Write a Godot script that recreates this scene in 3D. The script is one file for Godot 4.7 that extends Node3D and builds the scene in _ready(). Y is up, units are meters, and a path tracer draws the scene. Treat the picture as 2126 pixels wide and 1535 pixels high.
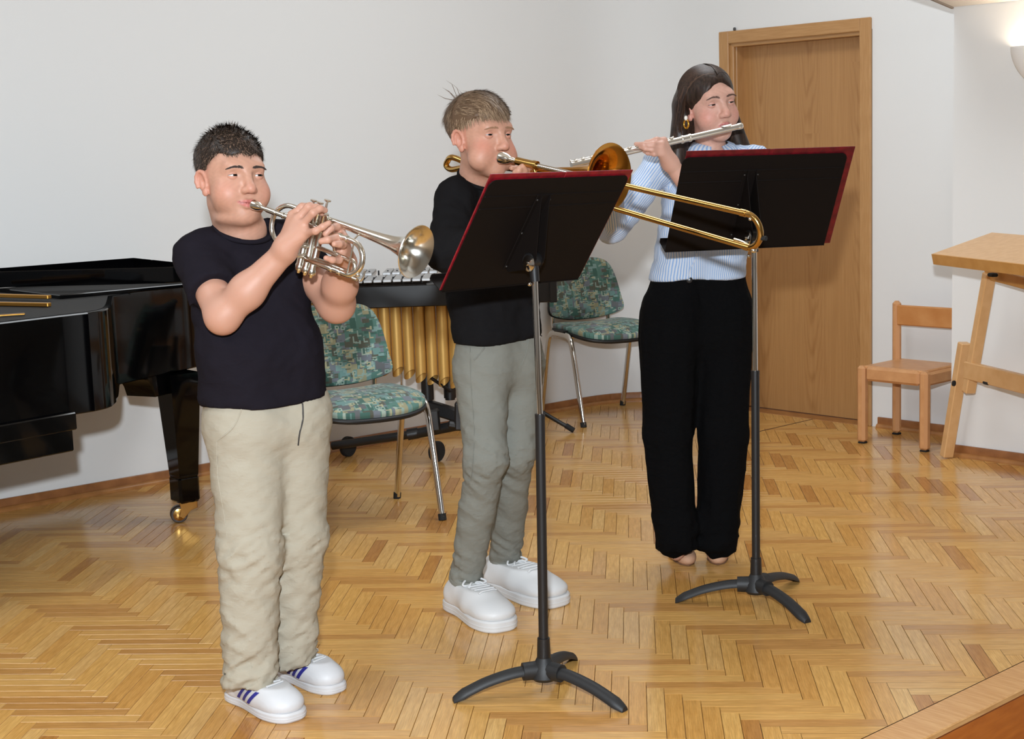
extends Node3D
# A youth brass and flute trio on a parquet stage. y is up, metres, stage floor at y = 0.

const FOCAL := 3200.0            # pixels, for a 2126 x 1535 picture
const EYE := Vector3(0, 1.47, 0)
const PITCH := 0.14203           # radians down
const ROLL := 0.0335
var cam_b: Basis
var rng := RandomNumberGenerator.new()
var names := {}
var mats := {}

func _ready() -> void:
	rng.seed = 11
	set_camera()
	set_light()
	make_materials()
	build_room()
	build_floor()
	build_door()
	build_sconce()
	build_piano()
	build_vibraphone()
	build_green_chairs()
	build_wooden_chair()
	build_table()
	build_stands()
	build_trumpet()
	build_trombone()
	build_flute()
	build_boy_trumpet()
	build_boy_trombone()
	build_girl_flute()

func set_camera() -> void:
	var c := cos(PITCH)
	var s := sin(PITCH)
	var r0 := Vector3.RIGHT
	var u0 := Vector3(0, c, -s)
	var cr := cos(ROLL)
	var sr := sin(ROLL)
	cam_b = Basis(r0 * cr - u0 * sr, u0 * cr + r0 * sr, Vector3(0, s, c))
	var cam := Camera3D.new()
	cam.name = "camera"
	cam.fov = rad_to_deg(2.0 * atan(1535.0 / 2.0 / FOCAL))
	cam.near = 0.05
	cam.far = 60.0
	add_child(cam)
	cam.transform = Transform3D(cam_b, EYE)
	cam.current = true

func set_light() -> void:
	var env := Environment.new()
	env.background_mode = Environment.BG_COLOR
	env.background_color = Color(0.6, 0.65, 0.72)
	env.tonemap_mode = Environment.TONE_MAPPER_LINEAR
	env.tonemap_exposure = 1.0
	env.sdfgi_enabled = true
	env.ssao_enabled = true
	env.ssil_enabled = true
	var we := WorldEnvironment.new()
	we.name = "environment"
	we.environment = env
	add_child(we)
	# the photographer's flash, just above the lens
	var fl := SpotLight3D.new()
	fl.name = "camera_flash"
	fl.light_color = Color(0.925, 0.965, 1.0)
	fl.light_energy = FLASH_E
	fl.light_size = 0.05
	fl.spot_angle = 50.0
	fl.spot_angle_attenuation = 0.6
	fl.spot_range = 30.0
	fl.spot_attenuation = 2.0
	fl.shadow_enabled = true
	add_child(fl)
	fl.position = Vector3(-0.05, 1.82, 0.05)
	fl.look_at(Vector3(0.1, 1.0, -6.0))
	# unseen ceiling luminaires, placed to light the walls and soften the shadows
	unseen_ceiling_lamp(Vector3(-2.6, 3.55, -3.2), "unseen square white ceiling panel light over the piano side of the stage")
	unseen_ceiling_lamp(Vector3(-2.6, 3.55, 1.2), "unseen square white ceiling panel light over the left of the hall")
	unseen_ceiling_lamp(Vector3(0.7, 3.55, -5.9), "unseen square white ceiling panel light in front of the door")  # out of view, placed to brighten the upper wall near the corner
	unseen_ceiling_lamp(Vector3(0.2, 3.55, 1.2), "unseen square white ceiling panel light over the middle of the hall")

const FLASH_E := 23.0
const LAMP_E := 3.7

func unseen_ceiling_lamp(p: Vector3, label: String) -> void:  # a panel out of view above the frame
	var t := thing("unseen_ceiling_light", label, "ceiling light", p, "unseen ceiling light panels")
	var g := Geo.new()
	g.box(Transform3D(Basis(), Vector3(0, 0.02, 0)), Vector3(1.24, 0.05, 1.24), 0.01)
	obj("frame", g, plain(Color(0.9, 0.9, 0.9), 0.5), t)
	var d := Geo.new()
	d.box(Transform3D(Basis(), Vector3(0, -0.012, 0)), Vector3(1.16, 0.02, 1.16), 0.004)
	var m := plain(Color(0.95, 0.95, 0.95), 0.6)
	m.emission_enabled = true
	m.emission = Color(1, 0.96, 0.9)
	m.emission_energy_multiplier = 1.5
	obj("diffuser", d, m, t)
	var a := AreaLight3D.new()
	a.name = "unseen_panel_light"
	a.light_color = Color(0.935, 0.97, 1.0)
	a.light_energy = LAMP_E
	a.area_size = Vector2(1.1, 1.1)
	a.area_range = 30.0
	a.shadow_enabled = true
	t.add_child(a, true)
	a.position = Vector3(0, -0.04, 0)
	a.rotation = Vector3(-PI / 2, 0, 0)

# ---------------------------------------------------------------- places
func ray(px: float, py: float) -> Vector3:
	return cam_b * Vector3((px - 1063.0) / FOCAL, -(py - 767.5) / FOCAL, -1.0)

func at(px: float, py: float, depth: float) -> Vector3:      # the point seen at a pixel, so many metres into the room
	var d := ray(px, py)
	return EYE + d * (depth / -d.z)

func on(px: float, py: float, h := 0.0) -> Vector3:          # the point seen at a pixel, at a height
	var d := ray(px, py)
	return EYE + d * ((h - EYE.y) / d.y)

# ---------------------------------------------------------------- nodes
func numbered(n: String) -> String:
	var k: int = names.get(n, -1) + 1
	names[n] = k
	return n if k == 0 else "%s_%03d" % [n, k]

func tag(o: Node, label := "", category := "", group := "", kind := "") -> void:
	if label: o.set_meta("label", label)
	if category: o.set_meta("category", category)
	if group: o.set_meta("group", group)
	if kind: o.set_meta("kind", kind)

func thing(called: String, label: String, category: String, where := Vector3.ZERO, group := "") -> Node3D:
	var o := Node3D.new()
	o.name = numbered(called)
	add_child(o)
	o.position = where
	tag(o, label, category, group)
	return o

func obj(called: String, g: Geo, m: Material, parent: Node, world := false) -> MeshInstance3D:
	var o := MeshInstance3D.new()
	o.name = called if parent != self else numbered(called)
	o.mesh = g.mesh()
	o.material_override = null
	o.mesh.surface_set_material(0, m)
	parent.add_child(o, true)
	if world:
		var q: Node = parent
		var off := Vector3.ZERO
		while q != self:
			off += (q as Node3D).position
			q = q.get_parent()
		o.position = -off
	return o

func structure(called: String, g: Geo, m: Material) -> MeshInstance3D:
	var o := obj(called, g, m, self)
	o.set_meta("kind", "structure")
	return o

# ---------------------------------------------------------------- materials
func plain(c: Color, rough := 0.6, metal := 0.0) -> StandardMaterial3D:
	var m := StandardMaterial3D.new()
	m.albedo_color = c
	m.roughness = rough
	m.metallic = metal
	return m

func rgb(r: float, g: float, b: float) -> Color:
	return Color(r / 255.0, g / 255.0, b / 255.0)

func lin(r: float, g: float, b: float) -> Color:     # vertex colour from an sRGB triple
	return Color(r / 255.0, g / 255.0, b / 255.0).srgb_to_linear()

func vcol(rough: float) -> StandardMaterial3D:
	var m := plain(Color.WHITE, rough)
	m.vertex_color_use_as_albedo = true
	return m

func noise(freq: float, oct := 4, sd := 1) -> FastNoiseLite:
	var n := FastNoiseLite.new()
	n.noise_type = FastNoiseLite.TYPE_SIMPLEX_SMOOTH
	n.frequency = freq
	n.fractal_octaves = oct
	n.seed = sd
	return n

func noise_tex(freq: float, lo: Color, hi: Color, w := 512, h := 512, oct := 4, sd := 1) -> NoiseTexture2D:
	var t := NoiseTexture2D.new()
	t.width = w
	t.height = h
	t.seamless = true
	t.noise = noise(freq, oct, sd)
	var gr := Gradient.new()
	gr.set_color(0, lo)
	gr.set_color(1, hi)
	t.color_ramp = gr
	return t

func bump(m: StandardMaterial3D, freq: float, depth: float, size := 512, sd := 3) -> void:
	m.heightmap_enabled = true
	m.heightmap_texture = noise_tex(freq, Color.BLACK, Color.WHITE, size, size, 3, sd)
	m.heightmap_scale = depth

# ---------------------------------------------------------------- meshes
class Geo:
	var v := PackedVector3Array()
	var n := PackedVector3Array()
	var uv := PackedVector2Array()
	var c := PackedColorArray()
	var ix := PackedInt32Array()

	func vert(p: Vector3, nn: Vector3, u := Vector2.ZERO, col := Color.WHITE) -> int:
		v.append(p); n.append(nn); uv.append(u); c.append(col)
		return v.size() - 1

	func tri(a: int, b: int, d: int) -> void:      # turned so that its front is where the normals point
		var fn := (v[b] - v[a]).cross(v[d] - v[a])
		if fn.dot(n[a] + n[b] + n[d]) > 0.0:
			ix.append(a); ix.append(d); ix.append(b)
		else:
			ix.append(a); ix.append(b); ix.append(d)

	func quad(a: int, b: int, d: int, e: int) -> void:
		tri(a, b, d); tri(a, d, e)

	func face(pts: Array, nn: Vector3, uvs := [], col := Color.WHITE) -> void:   # convex flat face
		var k := []
		for i in pts.size():
			k.append(vert(pts[i], nn, uvs[i] if uvs.size() > i else Vector2(pts[i].x, pts[i].z), col))
		for i in range(1, pts.size() - 1):
			tri(k[0], k[i], k[i + 1])

	func mesh() -> ArrayMesh:
		var a := []
		a.resize(Mesh.ARRAY_MAX)
		a[Mesh.ARRAY_VERTEX] = v
		a[Mesh.ARRAY_NORMAL] = n
		a[Mesh.ARRAY_TEX_UV] = uv
		a[Mesh.ARRAY_COLOR] = c
		a[Mesh.ARRAY_INDEX] = ix
		var m := ArrayMesh.new()
		m.add_surface_from_arrays(Mesh.PRIMITIVE_TRIANGLES, a)
		return m

	func add(o: Geo, xf := Transform3D()) -> void:
		var b := v.size()
		var nb := xf.basis.inverse().transposed()
		for i in o.v.size():
			vert(xf * o.v[i], (nb * o.n[i]).normalized(), o.uv[i], o.c[i])
		for i in o.ix:
			ix.append(i + b)

	func box(xf: Transform3D, s: Vector3, bev := 0.003, col := Color.WHITE) -> void:
		var h := s * 0.5
		var b: float = minf(bev, minf(h.x, minf(h.y, h.z)) * 0.9)
		var ax := [Vector3.RIGHT, Vector3.UP, Vector3.BACK]
		for i in 3:
			var j := (i + 1) % 3
			var k := (i + 2) % 3
			for sg in [-1.0, 1.0]:
				var nn: Vector3 = ax[i] * sg
				var pts := []
				var us := []
				for q in [[-1, -1], [1, -1], [1, 1], [-1, 1]]:
					var p: Vector3 = ax[i] * sg * h[i] + ax[j] * q[0] * (h[j] - b) + ax[k] * q[1] * (h[k] - b)
					pts.append(xf * p)
					us.append(Vector2(p[j], p[k]))
				face(pts, (xf.basis * nn).normalized(), us, col)
		if b <= 0.0:
			return
		for i in 3:          # the twelve chamfers run along axis i
			var j := (i + 1) % 3
			var k := (i + 2) % 3
			for sj in [-1.0, 1.0]:
				for sk in [-1.0, 1.0]:
					var nn: Vector3 = (ax[j] * sj + ax[k] * sk).normalized()
					var pts := []
					for q in [[-1, 0], [1, 0], [1, 1], [-1, 1]]:
						var p: Vector3 = ax[i] * q[0] * (h[i] - b)
						p += ax[j] * sj * (h[j] - (b if q[1] else 0.0)) + ax[k] * sk * (h[k] - (0.0 if q[1] else b))
						pts.append(xf * p)
					face(pts, (xf.basis * nn).normalized(), [], col)
		for sx in [-1.0, 1.0]:
			for sy in [-1.0, 1.0]:
				for sz in [-1.0, 1.0]:
					var sg := Vector3(sx, sy, sz)
					var pts := []
					for i in 3:
						var p := (h - Vector3(b, b, b)) * sg
						p[i] = h[i] * sg[i]
						pts.append(xf * p)
					face(pts, (xf.basis * sg).normalized(), [], col)

	func bar(a: Vector3, b: Vector3, w: float, t: float, side := Vector3.UP, bev := 0.003, col := Color.WHITE) -> void:   # a square bar from a to b; w across «side» x dir, t along side
		var y := (b - a).normalized()
		var x := side.cross(y)
		if x.length() < 0.01:
			x = Vector3.RIGHT.cross(y)
		x = x.normalized()
		var z := x.cross(y)
		box(Transform3D(Basis(x, y, z), (a + b) * 0.5), Vector3(w, a.distance_to(b), t), bev, col)

	func tube(pts: PackedVector3Array, r, sides := 12, caps := true, closed := false, flat := 1.0, col := Color.WHITE) -> void:
		var m := pts.size()
		var t0 := (pts[1] - pts[0]).normalized()
		var x := t0.cross(Vector3.UP)
		if x.length() < 0.05:
			x = t0.cross(Vector3.RIGHT)
		x = x.normalized()
		var rows := []
		var along := 0.0
		for i in m:
			var t: Vector3
			if closed:
				t = (pts[(i + 1) % m] - pts[(i + m - 1) % m]).normalized()
			else:
				t = (pts[mini(i + 1, m - 1)] - pts[maxi(i - 1, 0)]).normalized()
			x = (x - t * x.dot(t)).normalized()
			var y := t.cross(x)
			var rr: float = r if r is float else r[i]
			if i > 0:
				along += pts[i].distance_to(pts[i - 1])
			var row := []
			for k in sides + 1:
				var a := TAU * k / sides
				var d := x * cos(a) + y * sin(a) * flat
				var nn := (x * cos(a) * flat + y * sin(a)).normalized()
				row.append(vert(pts[i] + d * rr, nn, Vector2(float(k) / sides, along), col))
			rows.append(row)
		var e := m if closed else m - 1
		for i in e:
			var p: Array = rows[i]
			var q: Array = rows[(i + 1) % m]
			for k in sides:
				quad(p[k], p[k + 1], q[k + 1], q[k])
		if caps and not closed:
			for w in [0, m - 1]:
				var nn := (pts[0] - pts[1]).normalized() if w == 0 else (pts[m - 1] - pts[m - 2]).normalized()
				var o := vert(pts[w], nn, Vector2.ZERO, col)
				var ring := []
				for k in sides:
					ring.append(vert(v[rows[w][k]], nn, Vector2.ZERO, col))
				for k in sides:
					tri(o, ring[k], ring[(k + 1) % sides])

	func rod(a: Vector3, b: Vector3, r, sides := 12, caps := true) -> void:
		var rr = r
		if r is Array:
			rr = PackedFloat32Array(r)
		tube(PackedVector3Array([a, b]), rr, sides, caps)

	func lathe(prof: Array, xf: Transform3D, segs := 24, col := Color.WHITE) -> void:      # [radius, height] pairs round the y axis of xf
		var rows := []
		var m := prof.size()
		for i in m - 1:
			var p0 := Vector2(prof[i][0], prof[i][1])
			var p1 := Vector2(prof[i + 1][0], prof[i + 1][1])
			if p0.distance_to(p1) < 1e-7:
				continue
			var d := (p1 - p0).normalized()
			var nf := Vector2(d.y, -d.x)
			var na := nf
			var nb := nf
			if i > 0:
				var dp := (p0 - Vector2(prof[i - 1][0], prof[i - 1][1])).normalized()
				if dp.dot(d) > 0.75: na = (nf + Vector2(dp.y, -dp.x)).normalized()
			if i < m - 2:
				var dn := (Vector2(prof[i + 2][0], prof[i + 2][1]) - p1).normalized()
				if dn.dot(d) > 0.75: nb = (nf + Vector2(dn.y, -dn.x)).normalized()
			var ra := []
			var rb := []
			for k in segs + 1:
				var a := TAU * k / segs
				var e := Vector3(cos(a), 0, sin(a))
				ra.append(vert(xf * (e * p0.x + Vector3.UP * p0.y), (xf.basis * (e * na.x + Vector3.UP * na.y)).normalized(), Vector2(float(k) / segs, p0.y), col))
				rb.append(vert(xf * (e * p1.x + Vector3.UP * p1.y), (xf.basis * (e * nb.x + Vector3.UP * nb.y)).normalized(), Vector2(float(k) / segs, p1.y), col))
			for k in segs:
				quad(ra[k], ra[k + 1], rb[k + 1], rb[k])

	func ball(xf: Transform3D, r: Vector3, segs := 16, rings := 10, col := Color.WHITE) -> void:
		var rows := []
		for i in rings + 1:
			var th := PI * i / rings
			var row := []
			for k in segs + 1:
				var a := TAU * k / segs
				var d := Vector3(sin(th) * cos(a), cos(th), sin(th) * sin(a))
				row.append(vert(xf * (d * r), (xf.basis * (d / r)).normalized(), Vector2(float(k) / segs, float(i) / rings), col))
			rows.append(row)
		for i in rings:
			for k in segs:
				quad(rows[i][k], rows[i][k + 1], rows[i + 1][k + 1], rows[i + 1][k])

	func prism(poly: PackedVector2Array, xf: Transform3D, depth: float, bev := 0.0, col := Color.WHITE, uvs := 1.0) -> void:   # polygon in x,y of xf, thick along +z
		var m := poly.size()
		var area := 0.0
		for i in m:
			area += poly[i].cross(poly[(i + 1) % m])
		if area < 0.0:
			poly = poly.duplicate()
			poly.reverse()
		var inn := PackedVector2Array()
		for i in m:
			var d0 := (poly[i] - poly[(i + m - 1) % m]).normalized()
			var d1 := (poly[(i + 1) % m] - poly[i]).normalized()
			var n0 := Vector2(-d0.y, d0.x)
			var n1 := Vector2(-d1.y, d1.x)
			var s := n0 + n1
			inn.append(poly[i] + s * (bev / maxf(0.35, 0.5 * s.length_squared())))
		var idx := Geometry2D.triangulate_polygon(inn if bev > 0.0 else poly)
		for w in 2:
			var nn := (xf.basis * Vector3(0, 0, 1 if w else -1)).normalized()
			var base := v.size()
			for p in (inn if bev > 0.0 else poly):
				vert(xf * Vector3(p.x, p.y, depth if w else 0.0), nn, p * uvs, col)
			for t in range(0, idx.size(), 3):
				tri(base + idx[t], base + idx[t + 1], base + idx[t + 2])
		for i in m:
			var j := (i + 1) % m
			var d := (poly[j] - poly[i]).normalized()
			var nf := Vector2(d.y, -d.x)
			var dp := (poly[i] - poly[(i + m - 1) % m]).normalized()
			var dn := (poly[(j + 1) % m] - poly[j]).normalized()
			var na := nf
			var nb := nf
			if dp.dot(d) > 0.8: na = (nf + Vector2(dp.y, -dp.x)).normalized()
			if dn.dot(d) > 0.8: nb = (nf + Vector2(dn.y, -dn.x)).normalized()
			var lay := [[poly, bev, 0.0], [poly, depth - bev, 0.0]]
			if bev > 0.0:
				lay = [[inn, 0.0, -0.7], [poly, bev, 0.0], [poly, depth - bev, 0.0], [inn, depth, 0.7]]
			for q in lay.size() - 1:
				var za: float = lay[q][2]
				var zb: float = lay[q + 1][2]
				if q == 0 and bev > 0.0: zb = -0.7
				if q == 2: za = 0.7
				var pa: PackedVector2Array = lay[q][0]
				var pb: PackedVector2Array = lay[q + 1][0]
				var k := []
				for e in [[pa[i], lay[q][1], na, za], [pa[j], lay[q][1], nb, za], [pb[j], lay[q + 1][1], nb, zb], [pb[i], lay[q + 1][1], na, zb]]:
					var pp: Vector2 = e[0]
					var n2: Vector2 = e[2]
					k.append(vert(xf * Vector3(pp.x, pp.y, e[1]), (xf.basis * Vector3(n2.x, n2.y, e[3])).normalized(), Vector2(pp.x + pp.y, e[1]) * uvs, col))
				quad(k[0], k[1], k[2], k[3])

	func surf(rows: Array, closed_u := false, uvs := Vector2.ONE, col := Color.WHITE) -> void:   # smooth grid through rows of points; front where rows x columns point
		var m := rows.size()
		var w: int = rows[0].size()
		var base := v.size()
		var ctr := Vector3.ZERO
		for i in m:
			for k in w:
				var up: Vector3 = rows[mini(i + 1, m - 1)][k] - rows[maxi(i - 1, 0)][k]
				var k1 := (k + 1) % w if closed_u else mini(k + 1, w - 1)
				var k0 := (k + w - 1) % w if closed_u else maxi(k - 1, 0)
				var ac: Vector3 = rows[i][k1] - rows[i][k0]
				vert(rows[i][k], ac.cross(up).normalized(), Vector2(float(k) / (w if closed_u else w - 1), float(i) / (m - 1)) * uvs, col)
		for i in m - 1:
			for k in (w if closed_u else w - 1):
				var k1 := (k + 1) % w
				quad(base + i * w + k, base + i * w + k1, base + (i + 1) * w + k1, base + (i + 1) * w + k)

static func curve(pts: Array, steps := 6) -> PackedVector3Array:     # Catmull-Rom through the points
	var out := PackedVector3Array()
	var m := pts.size()
	for i in m - 1:
		var p0: Vector3 = pts[maxi(i - 1, 0)]
		var p1: Vector3 = pts[i]
		var p2: Vector3 = pts[i + 1]
		var p3: Vector3 = pts[mini(i + 2, m - 1)]
		for s in steps:
			out.append(p1.cubic_interpolate(p2, p0, p3, float(s) / steps))
	out.append(pts[m - 1])
	return out

static func rounded(w: float, h: float, r: float, seg := 5) -> PackedVector2Array:
	var out := PackedVector2Array()
	for q in [[1, 1, 0.0], [-1, 1, 0.5], [-1, -1, 1.0], [1, -1, 1.5]]:
		for i in seg + 1:
			var a: float = PI * (q[2] + 0.5 * i / seg)
			out.append(Vector2(q[0] * (w * 0.5 - r), q[1] * (h * 0.5 - r)) + Vector2(cos(a), sin(a)) * r)
	return out

static func frame(o: Vector3, y: Vector3, hint := Vector3.BACK) -> Transform3D:    # a frame whose y axis points along y
	y = y.normalized()
	var x := y.cross(hint)
	if x.length() < 0.01:
		x = y.cross(Vector3.RIGHT)
	x = x.normalized()
	return Transform3D(Basis(x, y, x.cross(y)), o)

# ---------------------------------------------------------------- soft bodies: a distance field meshed with surface nets
class Soft:
	var ty := PackedInt32Array()       # 0 capsule, 1 ellipsoid
	var op := PackedInt32Array()       # 0 join, 1 cut
	var a := PackedVector3Array()
	var ba := PackedVector3Array()
	var il := PackedFloat32Array()
	var ra := PackedFloat32Array()
	var rb := PackedFloat32Array()
	var kk := PackedFloat32Array()
	var inv: Array[Basis] = []
	var push = null             # extra displacement, metres outward
	var clip = null             # a second field to intersect with

	func cap(p: Vector3, q: Vector3, r0: float, r1: float, k := 0.02, cut := 0) -> void:
		ty.append(0); op.append(cut); a.append(p); ba.append(q - p)
		il.append(1.0 / maxf(1e-9, (q - p).length_squared()))
		ra.append(r0); rb.append(r1); kk.append(k); inv.append(Basis())

	func chain(pts: Array, rs: Array, k := 0.012) -> void:
		for i in pts.size() - 1:
			cap(pts[i], pts[i + 1], rs[i], rs[i + 1], k)

	func egg(p: Vector3, r: Vector3, k := 0.02, rot := Basis(), cut := 0) -> void:
		ty.append(1); op.append(cut); a.append(p); ba.append(r); il.append(0.0)
		ra.append(minf(r.x, minf(r.y, r.z))); rb.append(0.0); kk.append(k); inv.append(rot.inverse())

	func one(i: int, p: Vector3) -> float:
		if ty[i] == 0:
			var pa := p - a[i]
			var h := clampf(pa.dot(ba[i]) * il[i], 0.0, 1.0)
			return (pa - ba[i] * h).length() - lerpf(ra[i], rb[i], h)
		if ty[i] == 2:       # square-ended at the far end
			var pa := p - a[i]
			var t := pa.dot(ba[i]) * il[i]
			var h := clampf(t, 0.0, 1.0)
			var side := (pa - ba[i] * maxf(t, 0.0)).length() - lerpf(ra[i], rb[i], h)
			return maxf(side, (t - 1.0) / sqrt(il[i]))
		var q := inv[i] * (p - a[i])
		var r := ba[i]
		var k0 := (q / r).length()
		if k0 < 1e-6:
			return -ra[i]
		return k0 * (k0 - 1.0) / maxf(1e-6, (q / (r * r)).length())

	func value(p: Vector3, use: PackedInt32Array) -> float:
		var d := 1.0
		for i in use:
			var q := one(i, p)
			var k := kk[i]
			if op[i] == 0:
				var h := maxf(k - absf(d - q), 0.0) / k
				d = minf(d, q) - h * h * k * 0.25
			else:
				var h := maxf(k - absf(d + q), 0.0) / k
				d = maxf(d, -q) + h * h * k * 0.25
		if push != null and absf(d) < 0.045:
			d -= push.call(p)
		if clip != null:
			d = maxf(d, clip.call(p))
		return d

	func to_geo(g: Geo, lo: Vector3, hi: Vector3, cell: float, colour = null, uvmap = null, xf := Transform3D()) -> void:
		var nx := int(ceil((hi.x - lo.x) / cell)) + 1
		var ny := int(ceil((hi.y - lo.y) / cell)) + 1
		var nz := int(ceil((hi.z - lo.z) / cell)) + 1
		var val := PackedFloat32Array()
		val.resize(nx * ny * nz)
		val.fill(9.0)
		var B := 4
		var rad := cell * B * 0.87 + cell
		var all := PackedInt32Array(range(ty.size()))
		var live := []
		for bz in range(0, nz, B):
			for by in range(0, ny, B):
				for bx in range(0, nx, B):
					var ctr := lo + (Vector3(bx, by, bz) + Vector3.ONE * (B * 0.5)) * cell
					var near := 1.0
					var ds := PackedFloat32Array()
					for i in all:
						var q := one(i, ctr)
						ds.append(q)
						if op[i] == 0:
							near = minf(near, q - kk[i] * 0.3)
					if near > rad + 0.018:
						continue
					var use := PackedInt32Array()
					for i in all:
						if op[i] == 0 and ds[i] < near + rad * 1.9 + kk[i] * 1.2 or op[i] == 1 and ds[i] < rad * 1.1 + kk[i]:
							use.append(i)
					var dc := value(ctr, use)
					if absf(dc) > rad * 1.15 + (0.012 if push != null else 0.002):
						if dc < 0.0:
							for z in range(bz, mini(bz + B, nz)):
								for y in range(by, mini(by + B, ny)):
									for x in range(bx, mini(bx + B, nx)):
										val[(z * ny + y) * nx + x] = -9.0
						continue
					for z in range(bz, mini(bz + B, nz)):
						for y in range(by, mini(by + B, ny)):
							for x in range(bx, mini(bx + B, nx)):
								val[(z * ny + y) * nx + x] = value(lo + Vector3(x, y, z) * cell, use)
					live.append([bx, by, bz])
		var id := PackedInt32Array()
		id.resize(nx * ny * nz)
		id.fill(-1)
		var base := g.v.size()
		var sy := nx
		var sz := nx * ny
		var offs := [0, 1, sy, sy + 1, sz, sz + 1, sz + sy, sz + sy + 1]
		var ed := [[0, 1], [2, 3], [4, 5], [6, 7], [0, 2], [1, 3], [4, 6], [5, 7], [0, 4], [1, 5], [2, 6], [3, 7]]
		var vs := PackedVector3Array()
		var cells := PackedInt32Array()
		var pos := [Vector3(0, 0, 0), Vector3(1, 0, 0), Vector3(0, 1, 0), Vector3(1, 1, 0), Vector3(0, 0, 1), Vector3(1, 0, 1), Vector3(0, 1, 1), Vector3(1, 1, 1)]
		for b in live:
			for z in range(maxi(0, b[2] - 1), mini(b[2] + B, nz - 1)):
				for y in range(maxi(0, b[1] - 1), mini(b[1] + B, ny - 1)):
					for x in range(maxi(0, b[0] - 1), mini(b[0] + B, nx - 1)):
						var o := (z * ny + y) * nx + x
						if id[o] >= 0:
							continue
						var mask := 0
						for k in 8:
							if val[o + offs[k]] < 0.0:
								mask |= 1 << k
						if mask == 0 or mask == 255:
							continue
						var sum := Vector3.ZERO
						var cnt := 0
						for e in ed:
							var p: int = e[0]
							var q: int = e[1]
							if (mask >> p & 1) != (mask >> q & 1):
								var da := clampf(val[o + offs[p]], -cell * 2, cell * 2)
								var db := clampf(val[o + offs[q]], -cell * 2, cell * 2)
								sum += (pos[p] as Vector3).lerp(pos[q], da / (da - db))
								cnt += 1
						id[o] = vs.size()
						cells.append(o)
						vs.append(lo + (Vector3(x, y, z) + sum / cnt) * cell)
		var nn := PackedVector3Array()
		nn.resize(vs.size())
		nn.fill(Vector3.ZERO)
		var tris := PackedInt32Array()
		var steps := [1, sy, sz]
		for o in cells:
			for ax in 3:
				var st: int = steps[ax]
				var s0 := val[o] < 0.0
				if o + st >= val.size() or s0 == (val[o + st] < 0.0):
					continue
				var s1: int = steps[(ax + 1) % 3]
				var s2: int = steps[(ax + 2) % 3]
				if o - s1 - s2 < 0:
					continue
				var i0 := id[o]
				var i1 := id[o - s1]
				var i2 := id[o - s1 - s2]
				var i3 := id[o - s2]
				if i1 < 0 or i2 < 0 or i3 < 0:
					continue
				var q := [i0, i1, i2, i3] if s0 else [i0, i3, i2, i1]
				for t in [[q[0], q[1], q[2]], [q[0], q[2], q[3]]]:
					var fn := (vs[t[1]] - vs[t[0]]).cross(vs[t[2]] - vs[t[0]])
					nn[t[0]] += fn; nn[t[1]] += fn; nn[t[2]] += fn
					tris.append(t[0]); tris.append(t[2]); tris.append(t[1])
		var nb := xf.basis.inverse().transposed()
		for i in vs.size():
			var p := vs[i]
			var u: Vector2 = uvmap.call(p, nn[i].normalized()) if uvmap != null else Vector2(p.x, p.y)
			g.vert(xf * p, (nb * nn[i].normalized()).normalized(), u, colour.call(p, nn[i].normalized()) if colour != null else Color.WHITE)
		for i in tris:
			g.ix.append(base + i)

	func bounds(pad := 0.02) -> AABB:
		var bb := AABB(a[0], Vector3.ZERO)
		for i in ty.size():
			if op[i] == 1:
				continue
			var r: float = maxf(ra[i], rb[i])
			if ty[i] == 1:
				r = maxf(ba[i].x, maxf(ba[i].y, ba[i].z))
				bb = bb.expand(a[i] - Vector3.ONE * r).expand(a[i] + Vector3.ONE * r)
			else:
				bb = bb.expand(a[i] - Vector3.ONE * r).expand(a[i] + Vector3.ONE * r)
				var e := a[i] + ba[i]
				bb = bb.expand(e - Vector3.ONE * r).expand(e + Vector3.ONE * r)
		return bb.grow(pad)

	func mesh_all(g: Geo, cell: float, colour = null, uvmap = null, xf := Transform3D()) -> void:
		var bb := bounds()
		to_geo(g, bb.position, bb.end, cell, colour, uvmap, xf)

# ---------------------------------------------------------------- the room
const CORNER := Vector2(0.748, -8.986)
const LDIR := Vector2(0.766, -0.643)       # along the left wall, to the right and away
const DDIR := Vector2(0.674, 0.739)        # along the door wall, to the right and nearer
const BLOCK := Vector2(2.019, -7.004)      # front corner of the block that stands out right of the door
const TOP := 3.6
const LOW := -0.17                         # floor of the hall below the stage

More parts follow.
